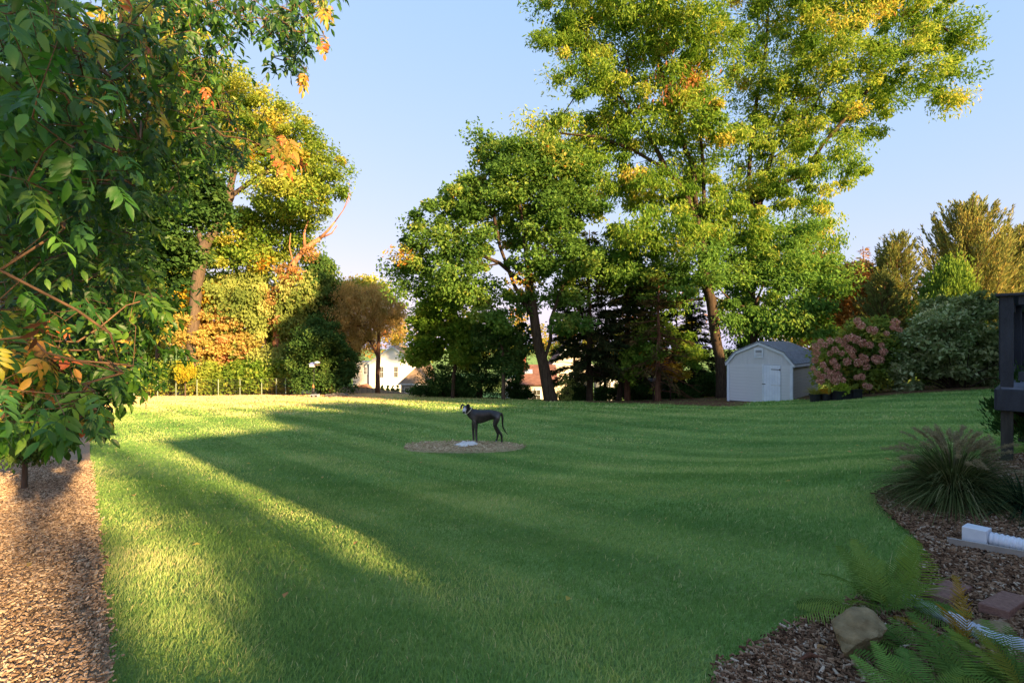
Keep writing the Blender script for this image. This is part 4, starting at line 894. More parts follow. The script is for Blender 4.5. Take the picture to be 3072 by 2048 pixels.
# brick chimney house and the pale house behind the conifers
d = 58
hx0, hx1 = X(1552, d), X(1668, d); hb_ = H((hx0+hx1)/2, d)-.4; ch = thing('brown_roof_house', 'house with brown roof, skylight and brick chimney behind the big maple trunk', 'house', ((hx0+hx1)/2, d, hb_))
hw = hx1-hx0; e1, p1 = Z(1150, d)-hb_, Z(1098, d)-hb_
m = MB(); m.box((0, 4, e1/2), (hw, 8, e1)); m.build('wall', CREAM, ch)
m = MB(); m.add([(-hw/2, -.4, e1-.1), (hw/2+.3, -.4, e1-.1), (hw/2+.3, 4, p1), (-hw/2-.0, 4, p1), (-hw/2, 8.4, e1-.1), (hw/2+.3, 8.4, e1-.1)], [(0, 1, 2, 3), (3, 2, 5, 4)]); m.add([(-hw/2, -.4, e1-.22), (hw/2+.3, -.4, e1-.22), (hw/2+.3, 4, p1-.12), (-hw/2, 4, p1-.12)], [(3, 2, 1, 0)]); m.build('roof', BROWNROOF, ch)
m = MB(); m.prism([(-hw/2-.02, 0), (-hw/2+.02, 0), (-hw/2+.02, 8), (-hw/2-.02, 8)], 0, e1); m.prism_y([(-hw/2-1.7, 0), (-hw/2, 0), (-hw/2, e1+.9), (-hw/2-1.1, e1+.4), (-hw/2-1.7, e1-.5)], .4, 3); m.build('gable_end', surf('pale_grey_siding', lin('#a9aca8'), lin('#bcbfba'), 3, .7, .4, 9, (.3, .3, 8)), ch)
cxm = X(1569, d)-(hx0+hx1)/2; m = MB(); m.box((cxm, 3.2, (Z(1070, d)-hb_)/2), (.8, .8, Z(1070, d)-hb_)); m.box((cxm, 3.2, Z(1070, d)-hb_+.05), (.95, .95, .16)); m.build('chimney', BRICK, ch)
sl_ = nrm(np.array([0, 4.4, p1-e1+.1])); m = MB(); q = np.array([X(1588, d)-(hx0+hx1)/2, 2.3, e1-.1+(2.7)*(p1-e1+.1)/4.4+.06]); m.box(q, (.9, .9, .1), np.stack([[1, 0, 0], sl_, np.cross([1, 0, 0], sl_)], 1)); m.build('skylight', GLASSL, ch)
win(ch, 0, e1-1.3, .8, 1.1); win(ch, 1.6, e1-1.3, .8, 1.1)
r, w_, ze, zp, g, xm = gable_house('cream_house', 'cream gabled house glimpsed between the maple and the conifers', 1655, 1778, 1098, 1022, 66, 8, CREAM, BROWNROOF)
win(r, .6, ze-.6, .8, 1.2)
r, w_, ze, zp, g, xm = gable_house('pale_house', 'pale house glimpsed low behind the conifer trunks', 1805, 1862, 1135, 1108, 62, 6, WHITE, TANROOF)
win(r, -.3, ze-.9, .5, .9); win(r, .6, ze-.9, .5, .9)
d = 37; c = ground_at(1950, d)
ds = thing('dark_shed', 'low dark outbuilding with grey roof behind the conifer trunks', 'shed', (c[0], d, c[2]-.1))
hw = 118*d/F; m = MB(); m.box((0, 1.5, .8), (hw, 3, 1.6)); m.build('wall', surf('dark_boards', lin('#2c2521'), lin('#43372f'), 4, .9, .5, 12, (6, 6, .4)), ds)
m = MB(); zz = Z(1160, d)-c[2]; m.prism_y([(-hw/2-.2, zz-.3), (hw/2+.2, zz-.3), (hw/2-.5, zz+.55), (-hw/2+.9, zz+.55)], -.3, 3.3); m.build('roof', surf('grey_roof', lin('#6c7076'), lin('#898d92'), 3, .8), ds)

# wire fence on the far left
pxs = [330, 402, 473, 528, 591, 655, 720, 785, 829, 857, 905]; dq = 38
c0 = ground_at(330, dq); wf = thing('wire_fence', 'wire mesh fence on thin green posts along the left wood edge', 'fence', c0)
pm = MB(); pm.loft([(0, 0, -.1), (0, 0, 1.25)], [.035, .03], 6); pmesh = pm.mesh('post', surf('post_green', lin('#6f8070'), lin('#93a08c'), 5, .6))
tops = []
for px in pxs: g = ground_at(px, dq); share('post', pmesh, wf, g-c0); tops.append(g-c0)
m = MB(); T = np.array(tops)
for zz in (.12, .35, .58, .81, 1.04, 1.2): m.loft(T+np.array([0, 0, zz]), np.full(len(T), .007), 3, False)
for a, b_ in zip(T[:-1], T[1:]):
    for f in np.arange(0, 1, .09): q = a+(b_-a)*f; m.loft([q+np.array([0, 0, .1]), q+np.array([0, 0, 1.2])], [.004, .004], 3, False)
m.build('wire_mesh', IRON, wf)

# the ranch house the deck belongs to: it stands to the right of and behind the camera
def AS(a, s): return (.68*a+.733*s, -.733*a+.68*s)
A0, A1, S0, S1 = 2.9, 11.5, 2.42, 17.0; zb = .2; we, wr = 2.9, 4.95
rh = thing('ranch_house', 'low grey ranch house that the deck is attached to', 'house', (*AS((A0+A1)/2, (S0+S1)/2), zb))
rh.rotation_euler = (0, 0, math.atan2(.68, .733)); Lx = S1-S0; Dy = A1-A0  # local x = s, local y = -a
m = MB(); m.box((0, 0, we/2), (Lx, Dy, we)); m.build('wall', GREYSIDE, rh)
m = MB(); o = .25
m.add([(-Lx/2-o, -Dy/2-o, we-.1), (Lx/2+o, -Dy/2-o, we-.1), (Lx/2+o, Dy/2+o, we-.1), (-Lx/2-o, Dy/2+o, we-.1), (-Lx/2-o, 0, wr), (Lx/2+o, 0, wr)], [(0, 1, 5, 4), (2, 3, 4, 5), (0, 3, 2, 1)], [(1, 2, 5), (3, 0, 4)])
m.build('roof', SHINGLE, rh)
for xx in (-4, 0, 4): win(rh, xx, 1.6, 1.0, 1.2, -Dy/2)
# ------------------------------------------------------------------ deck
DECKW = surf('deck_paint', lin('#20232b'), lin('#31353f'), 5, .6, .5, 30, (2, 2, .6), spec=.35, wear=(lin('#454a55'), 4, .66))
DECKG = surf('deck_post_wood', lin('#2a2926'), lin('#47443d'), 5, .85, .6, 20, (4, 4, .5))
DECKF = surf('deck_boards', lin('#565e6d'), lin('#737c8c'), 4, .7, .4, 30)
C0 = np.array([X(2999, 5.0), 5.0]); E1 = np.array([.69, -.724]); E2 = np.array([.724, .69])
zf = Z(1166, 5.0); L1, L2 = 2.4, 4.2
dk = thing('deck', 'dark painted wooden deck with railing at the right edge', 'deck', (C0[0], C0[1], zf), math.atan2(E1[1], E1[0]))
# local x along the front (to the right, towards the house), y away along the side, z=0 at the floor
m = MB(); m.box((L1/2+.02, -.02, -.105), (L1+.08, .04, .205)); m.build('rim_board', DECKW, dk, bevel=.004)
m = MB(); m.box((-.02, L2/2, -.106), (.04, L2, .205)); m.build('rim_board', DECKW, dk, bevel=.004)
bd = MB(); bd.box((0, 0, 0), (L1-.01, .135, .025)); bmesh_ = bd.mesh('floor_board', DECKF)
for k in range(int(L2/.142)): share('floor_board', bmesh_, dk, (L1/2+.005, .075+k*.142, .012))
m = MB(); m.box((0, 0, 0), (.092, .092, .90)); pmesh = m.mesh('railing_post', DECKW)
for x, y in ((.05, .05), (.05, 2.1), (.05, 4.1), (1.3, .05)): share('railing_post', pmesh, dk, (x, y, .47))
m = MB(); m.box((0, 0, 0), (.088, .088, 2.0)); lm = m.mesh('support_post', DECKG)
for x, y in ((.05, .05), (.05, 4.1), (1.9, .05)): share('support_post', lm, dk, (x, y, -1.21))
m = MB(); m.box((L1/2, .05, .915), (L1+.06, .16, .026)); m.box((.05, L2/2+.08, .9155), (.16, L2-.06, .026)); m.build('cap_rail', DECKW, dk, bevel=.003)
for zz, hh in ((.86, .085), (.13, .085)):
    m = MB(); m.box((L1/2+.06, .03, zz), (L1-.14, .038, hh)); m.box((.03, L2/2+.06, zz), (.038, L2-.14, hh)); m.build('rail', DECKW, dk)
m = MB(); m.box((0, 0, 0), (.036, .036, .80)); bmesh_ = m.mesh('baluster', DECKW)
for k in range(16): share('baluster', bmesh_, dk, (.25+k*.135, .0, .48))
for k in range(29): share('baluster', bmesh_, dk, (.0, .25+k*.135, .48))
# low evergreen under the deck
b = P(3110, 1330, 5.6); bb = (b[0], b[1])
shrub('evergreen_shrub', 'small dark evergreen shrub under the deck', 'shrub', 5.6, None, 60, 130, .05, .02, M_DARK, base=bb, tint=.3, crad=.14, l3=[(np.array([b[0], b[1], H(*bb)+.45]), np.array([.42, .42, .45]))], style='up')

# ------------------------------------------------------------------ ornamental grasses
BLADE = leaf_mat('grass_clump', [(0, lin('#26301b')), (.45, lin('#4d5a34')), (.8, lin('#8b8a62')), (1, lin('#b1a887'))], .3)
PLUME = leaf_mat('plume', [(0, lin('#5f5b46')), (1, lin('#968d74'))], .5)
def arching(mb, b, n, Lr, wd, seg=7, tint=(.45, .2), el=(.5, 1.45), grav=1.0, spread=.1):
    a = rng.random(n)*6.283; e = el[0]+(el[1]-el[0])*rng.random(n)**.8; L = Lr*(.55+.5*rng.random(n)); t0 = np.clip(tint[0]+tint[1]*rng.normal(size=n), 0, 1)
    s = np.linspace(0, 1, seg+1)[None, :, None]
    u = np.stack([np.cos(a)*np.cos(e), np.sin(a)*np.cos(e), np.sin(e)], 1)[:, None]; o = np.asarray(b)+np.stack([np.cos(a), np.sin(a), 0*a], 1)[:, None]*spread*rng.random((n, 1, 1))
    p = o+u*L[:, None, None]*s; g = grav*(.55+.5*rng.random(n))[:, None, None]*(np.cos(e)+.35)[:, None, None]
    p = p+np.array([0, 0, -1.])*(L[:, None, None]*g*s**2.2*.75)+np.stack([np.cos(a), np.sin(a), 0*a], 1)[:, None]*(L[:, None, None]*.22*s**2)
    sd = np.stack([-np.sin(a), np.cos(a), 0*a], 1)[:, None]+rng.normal(size=(n, 1, 3))*.3
    wv = wd*(1-s**1.5*.92); V = np.stack([p-sd*wv/2, p+sd*wv/2], 2).reshape(-1, 3)
    k = (np.arange(n)[:, None]*(seg+1)+np.arange(seg)[None])*2; k = k.ravel()
    mb.add(V, np.stack([k, k+1, k+3, k+2], 1), None, np.repeat(t0, seg)); return p
gb = ground_at(2862, 4.35)
fg = thing('fountain_grass', 'big mounded fountain grass with pale plumes beside the deck post', 'ornamental grass', gb)
m = MB(); arching(m, np.zeros(3), 3600, .8, .007, tint=(.36, .2), el=(.6, 1.5), grav=1.25); arching(m, np.zeros(3), 1100, .5, .007, tint=(.45, .2), el=(.25, 1.1)); tag(m.build('blades', BLADE, fg), kind='stuff')
for k in range(70):
    pm = MB(); a = rng.random()*6.283; e = .85+.7*rng.random()**.6; L = .66+.17*rng.random(); ss = np.linspace(0, 1, 9)
    u = np.array([math.cos(a)*math.cos(e), math.sin(a)*math.cos(e), math.sin(e)]); h2 = np.array([math.cos(a), math.sin(a), 0])
    p = u*L*ss[:, None]+h2*.16*L*ss[:, None]**3-np.array([0, 0, .18+.35*math.cos(e)])*L*ss[:, None]**3
    pm.loft(p, np.linspace(.002, .001, 9), 3, False, .3)
    n = 130; f = .78+.22*rng.random(n); q = np.stack([np.interp(f, ss, p[:, i]) for i in range(3)], 1); dv = nrm(nrm(p[-1]-p[-2])*.7+rng.normal(size=(n, 3))*.55)
    leaf_quads(pm, q, dv, nrm(rng.normal(size=(n, 3))), np.full(n, .03), np.full(n, .004), .3+.7*rng.random(n)); pm.build('plume', PLUME, fg)
lb = ground_at(3075, 3.95)
lg = thing('lilyturf_clump', 'dark strappy grass clump at the right edge below the deck', 'ornamental grass', lb)
m = MB(); arching(m, np.zeros(3), 620, .48, .009, tint=(.15, .13), el=(.35, 1.4)); tag(m.build('blades', LM('lily', [(0, lin('#16261a')), (.6, lin('#2f4a33')), (1, lin('#5f7560'))], trans=.2), lg), kind='stuff')

# ------------------------------------------------------------------ drain pipe, tray, pavers, stones
PLASTIC = surf('white_plastic', lin('#c2c8d2'), lin('#d6dae2'), 6, .45, .1, 30, wear=(lin('#a9a79f'), 7, .68))
PA = G(2868, 1652)+np.array([0, 0, .03]); PB = G(3120, 1702)+np.array([0, 0, .045]); PB[2] = PA[2]+.01
t = nrm(PB-PA); L = np.linalg.norm(PB-PA); side = np.array([-t[1], t[0], 0])
tr = thing('splash_tray', 'long grey plastic splash tray lying on the wood chips', 'splash block', PA)
tw = .24; m = MB(); up = np.array([0, 0, 1.])
def pt(a, b_, c): return t*a+side*b_+up*c
V = [pt(-.02, -.02, .0), pt(L, 0, 0), pt(L, tw, 0), pt(.06, tw, 0), pt(-.04, -.03, .06), pt(L, -.01, .085), pt(L, tw+.01, .085), pt(.1, tw+.01, .085), pt(-.1, .1, .012)]
m.add(V, [(0, 1, 2, 3), (0, 4, 5, 1), (2, 6, 7, 3)], [(0, 3, 8)])
ob = m.build('tray', surf('grey_tray', lin('#8a8580'), lin('#a49e97'), 8, .6, .2, 30), tr); sm = ob.modifiers.new('solid', 'SOLIDIFY'); sm.thickness = .012
m = MB(); xs = np.linspace(.15, L+.3, 300)
px_ = np.array([pt(x, .10+.01*math.sin(x*4), .075) for x in xs]); rr = .046+.0042*np.sin((xs-.15)/.028*2*math.pi); rr[:5] = np.linspace(.038, .045, 5)
de = thing('drain_extension', 'white corrugated downspout extension resting in the grey tray', 'drain pipe', PA)
m.loft(px_, rr, 14, True); m.build('corrugated_pipe', PLASTIC, de, True)
m = MB(); R = np.stack([t, side, up], 1)
for c_, d_ in (((.085, .045, .08), (.13, .008, .115)), ((.085, .155, .08), (.13, .008, .115)), ((.085, .10, .134), (.13, .102, .008)), ((.085, .10, .026), (.13, .102, .008)), ((.145, .10, .08), (.01, .102, .1))): m.box(pt(*c_), d_, R)
m.build('rectangular_adapter', PLASTIC, de, bevel=.003)
hose = [G(2712, 1822), G(2760, 1850), G(2830, 1880), G(2900, 1915), G(2960, 1945), G(3020, 1966), G(3110, 1984), G(3220, 2000)]
hp_ = np.array(hose)+np.array([0, 0, .05]); tt = np.linspace(0, len(hp_)-1, 90)
path = np.stack([np.interp(tt, range(len(hp_)), hp_[:, i]) for i in range(3)], 1)
for _ in range(6): path[1:-1] = (path[:-2]+2*path[1:-1]+path[2:])/4
hs = thing('drain_hose', 'wrinkled white drain hose snaking behind the ferns', 'drain hose', path[0])
m = MB(); k = 14; rr = .042+.0035*np.sin(np.arange(90)*1.75)+.003*rng.normal(size=90); rr[0] = .012; rr[1] = .026; m.loft(path, rr, k, True, jit=.16); m.build('hose', surf('white_fabric', lin('#a9aeb8'), lin('#c9cdd6'), 14, .85, .6, 60), hs, True, origin=path[0])
PAVER = surf('brown_paver', lin('#6e4f46'), lin('#8d6d60'), 40, .9, .5, 120)
for lab, cs_ in (('brown stepping stone nearer the grass', [(2766, 1776), (2852, 1795), (2918, 1758), (2839, 1738)]), ('brown stepping stone cut by the right picture edge', [(2933, 1806), (3028, 1833), (3092, 1790), (3008, 1769)])):
    q = np.array([G(*c) for c in cs_]); zt = q[:, 2].mean()+.065
    q = np.array([[(c[0]-CX)/F*dd, dd] for c, dd in zip(cs_, [(CZ-zt)*F/(c[1]-CY) for c in cs_])])
    m = MB(); c3 = np.array([*q.mean(0), zt]); m.prism([tuple(v) for v in q], zt-.05, zt); o = m.build('stepping_stone', PAVER, None, origin=c3, bevel=.004)
    tag(o, lab+' on the wood chips', 'stepping stone', 'brown stepping stones')
ROCK = surf('rock', lin('#65583e'), lin('#a08d68'), 9, .9, 1.0, 26, wear=(lin('#a39a88'), 5, .6))
def rock(name, label, c, r, rzr, seed, mat=ROCK, cuts=9, sub=4):
    rg = np.random.default_rng(seed); bm = bmesh.new(); bmesh.ops.create_icosphere(bm, subdivisions=sub, radius=1)
    pl = [(nrm(rg.normal(size=3)), .5+.28*rg.random()) for _ in range(cuts)]
    for v in bm.verts:
        p = np.array(v.co)
        for n_, dd in pl:
            s = p@n_
            if s > dd: p = p-n_*(s-dd)*.92
        p = p*(1+.035*math.sin(p[0]*9+seed)*math.sin(p[1]*8)+.03*math.sin(p[2]*13+p[0]*7)+.02*rg.normal()*.6); v.co = p@np.diag(r)@rot('y', rzr[0]).T@rot('z', rzr[1]).T
    me = bpy.data.meshes.new(name); bm.to_mesh(me); bm.free(); me.materials.append(mat); o = bpy.data.objects.new(name, me); COL.objects.link(o); o.location = tuple(float(v) for v in c)
    return tag(o, label, 'rock')
g_ = G(2590, 1985); rock('boulder', 'angular tan boulder lying among the ferns', g_+np.array([0.0, .05, .085]), (.175, .13, .125), (-.45, .5), 5)
g_ = G(2985, 1905); rock('flat_stone', 'flat tan stone half sunk in the wood chips beside the white hose', g_+np.array([0, 0, .03]), (.13, .09, .035), (0, .2), 8)
m = MB(); a = G(2400, 2010); a[2] += .05; m.loft([a, a+np.array([.06, .02, .012]), a+np.array([.13, .0, .0])], [.008, .012, .005], 6, True, jit=.3); tag(m.build('stick', surf('stick', lin('#4b2f22'), lin('#6f4a35'), 8, .9), None, origin=a), 'short brown stick on the wood chips left of the boulder', 'stick')

# ------------------------------------------------------------------ ferns
def frond_mesh(k, L=.5, W=.2, n=24, curl=.5):
    m = MB(); ss = np.linspace(0, 1, 12); sp = np.stack([L*ss-.12*L*curl*ss**3, 0*ss, .12*L*ss-curl*L*ss**2.2*.6], 1)
    m.loft(sp, np.linspace(.0035, .0008, 12), 4, False, .15)
    for i in range(n):
        f = .16+.83*i/n; o = np.array([np.interp(f, ss, sp[:, j]) for j in range(3)]); tg = nrm(np.array([np.interp(min(1, f+.03), ss, sp[:, j]) for j in range(3)])-o)
        ln = W*.5*math.sin(math.pi*min(1, (f-.12)*1.02)**.62)*(.9+.2*rng.random())+.006
        for sg in (-1, 1):
            u = nrm(np.array([0, sg, 0])+tg*.42+np.array([0, 0, -.12+.1*rng.normal()])); wv = L*.8/n*.55; q = [o, o+u*ln*.5, o+u*ln]
            c0_ = o+u*ln*.28; V = []; w_ = nrm(np.cross(np.array([0, 0, 1.]), u))
            for j, (fr, wd) in enumerate(((0, .7), (.2, 1.05), (.4, .8), (.5, 1.0), (.7, .65), (.8, .7), (1, .05))):
                c_ = o+u*ln*fr+np.array([0, 0, -.10*ln*fr**2]); V += [c_-w_*wv*wd/2, c_+w_*wv*wd/2]
            m.add(V, [(2*j, 2*j+1, 2*j+3, 2*j+2) for j in range(6)], None, .3+.5*rng.random())
    return m
FERN = {k: leaf_mat('fern_'+k, None, .35, from_obj=True) for k in ('a',)}
fm = [frond_mesh(i, .5, .2+.03*i, 25, .25+.25*i).mesh('frond', FERN['a']) for i in range(4)]
def fern(label, base, fronds, name='fern', colors=('#5f8246', '#739552', '#4f713f')):
    r = thing(name, label, 'fern', base)
    for az, el, sc, roll, *c in fronds:
        col = np.array(lin(c[0] if c else colors[rng.integers(len(colors))]))*np.array([.82, .76, .62])
        R = rot('z', az)@rot('y', -el)@rot('x', roll)
        share('frond', fm[rng.integers(4)], r, (rng.normal()*.015, rng.normal()*.015, .02), R, sc, col)
    return r
PI = math.pi
b1 = G(2600, 1862)+np.array([0, 0, .0])
fern('light green fern arching left over the lawn edge', b1, [(PI*1.0, .28, 0.86, .1, '#7f9a55'), (PI*.95, .42, 0.78, -.2, '#7f9a55'), (PI*1.12, .15, 0.70, .3, '#6f8a4c'), (PI*1.25, .35, 0.61, .2, '#8da06a'), (PI*1.33, .2, 0.57, -.3, '#8da06a'), (PI*.85, .5, 0.66, 0, '#4d6a38')])
b2 = G(2640, 1850)
fern('tall dark green fern with upright fronds in the middle of the fern bed', b2, [(1.9, 1.15, 0.82, 0), (1.4, 1.3, 0.86, .3), (.6, 1.1, 0.78, -.2), (.1, .9, 0.74, .2), (2.6, 1.0, 0.70, .4), (-.3, .75, 0.66, 0), (.9, .8, 0.66, .5), (3.6, .7, 0.66, .2), (-1.2, .6, 0.57, .1), (1.7, .85, 0.66, -.6), (-.6, .95, 0.66, .3)])
b3 = G(2700, 1850); fern('upright fern with broad bright frond before the stepping stones', b3, [(.15, 1.12, 0.94, 1.2, '#6a8a42'), (.5, 1.0, 0.74, .9, '#58753a'), (2.2, 1.0, 0.66, .2), (-.6, .6, 0.66, .2), (-1.2, .5, 0.61, 0), (3.2, .4, 0.66, 0), (1.2, .7, 0.66, 0)])
b4 = G(2740, 1985); fern('spreading green fern between the boulder and the white hose', b4, [(PI*.9, .45, 0.68, 0), (PI*.7, .6, 0.64, .2), (PI*1.15, .3, 0.64, 0, '#4f7a45'), (-.3, .3, 0.52, .1), (PI*1.4, .4, 0.52, 0), (PI*.55, .5, 0.60, -.2), (PI*1.02, .65, 0.60, .4)])
b5 = G(2895, 1990); fern('yellow brown fern frond standing up over the white hose', b5, [(.55, 1.22, 0.79, 1.3, '#8a7c3c'), (.8, .95, 0.52, 1.0, '#8a7434'), (2.3, .9, 0.56, .2, '#77702f'), (PI*1.2, .4, 0.40, 0, '#5e6f38')])
b6 = G(2600, 2040)+np.array([0, -.28, 0]); fern('coarse bright green fern at the bottom edge below the boulder', b6, [(PI*.75, 1.0, 0.60, 0, '#6b9a58'), (PI*.5, 1.15, 0.60, .2, '#6b9a58'), (PI*.3, 1.0, 0.64, .1, '#5f8a50'), (PI*.9, .7, 0.56, 0, '#5f8a50'), (PI*.62, .85, 0.52, 0, '#6b9a58'), (.2, .8, 0.60, 0)])
b7 = G(2960, 2040)+np.array([0, -.15, 0]); fern('dense dark green fern in the bottom right corner', b7, [(PI*.8, .5, 0.68, 0, '#5c8042'), (PI*.6, .7, 0.68, .2, '#6b8844'), (PI*.4, .75, 0.68, 0, '#5c8042'), (PI*.95, .4, 0.68, 0, '#738c48'), (PI*.7, .9, 0.64, .2, '#738c48'), (PI*.25, .6, 0.60, 0, '#3d5a30'), (PI*1.1, .5, 0.60, 0), (.1, .5, 0.60, 0), (PI*.5, 1.1, 0.60, .3, '#6f7a3a'), (PI*.52, .45, 0.60, .1), (PI*.33, .95, 0.60, 0)])
b9 = G(2790, 2040)+np.array([0, -.2, 0]); fern('dark green fern at the bottom edge between the bright fern and the corner fern', b9, [(PI*.8, .6, .85, 0), (PI*.5, .8, .85, .2), (PI*.3, .7, .8, 0), (PI*.65, 1.0, .8, .1), (PI*1.0, .45, .75, 0), (PI*.15, .5, .75, .2), (PI*.42, .45, .8, 0)])
b8 = G(3060, 1985); fern('dark drooping fern frond at the right edge over the white hose', b8, [(PI*.95, .25, 0.52, 0, '#4f6f4a'), (PI*.8, .4, 0.52, 0, '#4f6f4a'), (PI*1.2, .3, 0.45, 0, '#4f6f4a'), (.5, .5, 0.45, 0, '#4f6f4a')])
tu = thing('grass_tuft', 'loose tuft of long unmown grass behind the tall fern', 'grass tuft', G(2660, 1800)); m = MB(); arching(m, np.zeros(3), 170, .38, .004, tint=(.5, .2), el=(.5, 1.5), spread=.12); tag(m.build('blades', GRASS, tu), kind='stuff')

# ------------------------------------------------------------------ pots beside the shed
POT = surf('black_plastic', lin('#15161a'), lin('#22242a'), 8, .5, .1, 20, spec=.4)
def pot(label, px0, px1, d, h, square=False, soil=True):
    c = ground_at((px0+px1)/2, d); w_ = (px1-px0)*d/F
    r = thing('planter', label, 'planter', c)
    m = MB()
    if square:
        m.box((0, 0, h/2-.02), (w_, .42, h)); m.box((0, 0, h-.02), (w_+.05, .47, .05))
    else:
        zs = np.array([0, h*.9, h*.9, h, h, h*.93]); m.loft(np.stack([0*zs, 0*zs, zs-.03], 1)+np.array([[0,0,1e-4*i] for i in range(6)]), np.array([.40, .48, .52, .53, .49, .48])*w_, 20, True)
    m.build('pot', POT, r, False); return r, c+np.array([0, 0, h]), w_
def filler(r, c, fn): m = MB(); fn(m); m.build('plant', None or fn.mat, r)
r, c, w_ = pot('round black pot of wispy grass nearest the shed corner', 2429, 2463, 19.0, .32); m = MB(); arching(m, np.array([0, 0, .28]), 260, .45, .012, tint=(.55, .2), el=(.7, 1.5), spread=.2); m.build('plant', leaf_mat('pot_grass', [(0, lin('#5d6b30')), (1, lin('#a3994e'))], .3), r)
def leafy(r, z, R, n, L, mat, st='flat', ti=.5, fl=.6): m = MB(); leaves_at(m, nrm(rng.normal(size=(n, 3)))*np.array([R, R*.7, R*fl])*.7+np.array([0, 0, z+R*fl*.8]), R*.5, 40, L, L*.6, ti, .15, .1, np.array([0, 0, z]), st); m.build('plant', mat, r)
r, c, w_ = pot('round black pot with yellow flowers beside the grass pot', 2463, 2493, 18.9, .30); leafy(r, .24, .2, 30, .06, LM('yellow'), ti=.6)
r, c, w_ = pot('long black trough planter with lime green hosta', 2498, 2547, 18.7, .32, True); leafy(r, .24, .28, 10, .13, leaf_mat('lime', [(0, lin('#6f8a2c')), (1, lin('#a8b548'))], .3))
r, c, w_ = pot('square black planter under the right half of the hydrangea', 2550, 2575, 18.6, .34, True); leafy(r, .26, .16, 8, .08, M_HYD)
m = MB(); m.loft(np.array([P(2487, 1185, 18.8), P(2487, 1148, 18.8)]), [.03, .028], 6, True); tag(m.build('plant_stake', surf('stake', lin('#9aa83c'), lin('#b5c04e'), 4, .6), None, origin=P(2487, 1192, 18.8)), 'short yellow-green plant stake among the black pots', 'stake')

# ------------------------------------------------------------------ bird feeder, goose statue, stone ring, white sheet
c = ground_at(940, 33); d = 33
bfd = thing('bird_feeder', 'bird feeder pole with two small feeders at the far lawn edge', 'bird feeder', c)
def rel(px, py, dd=33): return P(px, py, dd)-c
POLE = surf('pole_black', lin('#1d1e20'), lin('#303236'), 5, .5)
m = MB(); m.loft([(0, 0, -.1), rel(943, 1085)], [.02, .018], 8, True); m.bar(rel(934, 1098), rel(954, 1096), .03, .03); m.build('pole', POLE, bfd)
m = MB(); zt, zb_ = rel(943, 1163)[2], rel(943, 1180)[2]; m.loft([(0, 0, zb_), (0, 0, zb_+.01), (0, 0, zt-.01), (0, 0, zt)], [.06, .085, .085, .05], 14, True); m.build('baffle', POLE, bfd, True)
m = MB(); zt, zb_ = rel(943, 1152)[2], rel(943, 1163)[2]; m.loft([(0, 0, zb_), (0, 0, (zt+zb_)/2), (0, 0, zt)], [.06, .055, .02], 10, True); m.build('copper_cup', surf('copper', lin('#a2623c'), lin('#c98a58'), 5, .5), bfd, True)
m = MB(); q = rel(937, 1096); m.box(q+np.array([0, 0, .0]), (.30, .22, .17)); h1 = m.build('hopper_feeder', surf('feeder_white', lin('#b9bdc4'), lin('#d0d3d8'), 5, .6), bfd)
m = MB(); m.prism_y([(q[0]-.2, q[2]+.09), (q[0]+.2, q[2]+.09), (q[0], q[2]+.2)], q[1]-.18, q[1]+.18); m.build('roof', surf('blue_roof', lin('#5c6aa8'), lin('#7987c2'), 5, .5), h1)
m = MB(); q = rel(951, 1094); m.box(q, (.30, .2, .08)); h2 = m.build('tray_feeder', BARKL, bfd)
m = MB(); m.loft([q+np.array([0, 0, .13]), q+np.array([0, 0, .16]), q+np.array([0, 0, .22]), q+np.array([0, 0, .24])], [.2, .19, .07, .02], 14, True); m.loft([q, q+np.array([0, 0, .14])], [.012, .012], 6); m.build('dome', surf('feeder_dome', lin('#a8b4cc'), lin('#c4cedf'), 5, .4), h2, True)
for px, lab in ((938.5, 'grey concrete block left of the feeder pole base'), (951.5, 'grey concrete block right of the feeder pole base')):
    q = ground_at(px, 32.8); m = MB(); m.box((0, 0, .09), (.2, .38, .2)); m.box((0, -.195, .09), (.12, .01, .12), None, .5, 1)
    tag(m.build('concrete_block', [surf('concrete%d' % int(px), lin('#8d9095'), lin('#a9abaf'), 8, .9, .4, 40), POLE], None, loc=q), lab, 'concrete block')
q = ground_at(996, 36); gs = thing('goose_statue', 'brown long-necked goose statue standing right of the feeder', 'statue', q)
GO = surf('goose_brown', lin('#7a4e3c'), lin('#a87656'), 6, .85, .3, 20)
m = MB(); m.ell((0, 0, .34), (.19, .30, .24), 8, 12, rot('x', .35)); m.loft([(.03, -.1, .45), (.05, -.14, .62), (.04, -.12, .76), (.05, -.16, .84)], [.09, .06, .05, .045], 10, True); m.ell((.06, -.18, .84), (.055, .08, .055)); m.build('body', GO, gs, True)
m = MB(); m.loft([(.08, -.22, .83), (.11, -.30, .81)], [.028, .008], 6, True); m.build('beak', POLE, gs)
for s in (-1, 1): m = MB(); m.loft([(s*.07, 0, .2), (s*.07, -.02, -.02)], [.025, .02], 6, True); m.build('leg', BARKL, gs)
q = G(1010, 1189); m = MB(); th = np.linspace(0, 2*PI, 15)[:-1]
st = thing('stone_ring', 'low ring of dark stones on the lawn right of the feeder', 'stone ring', q); sm_ = []
for k in range(3): mm = MB(); mm.ell((0, 0, 0), (.17, .13, .09), 6, 9, None, .25); sm_.append(mm.mesh('stone', surf('ring_stone%d' % k, lin('#4a443e'), lin(('#7d756b', '#6b645c', '#8a8278')[k]), 6, .9, .5, 20)))
for k, a in enumerate(th): share('stone', sm_[k % 3], st, (.62*math.cos(a), .62*math.sin(a), .05+.03*rng.random()), rot('z', a+PI/2), .9+.3*rng.random())
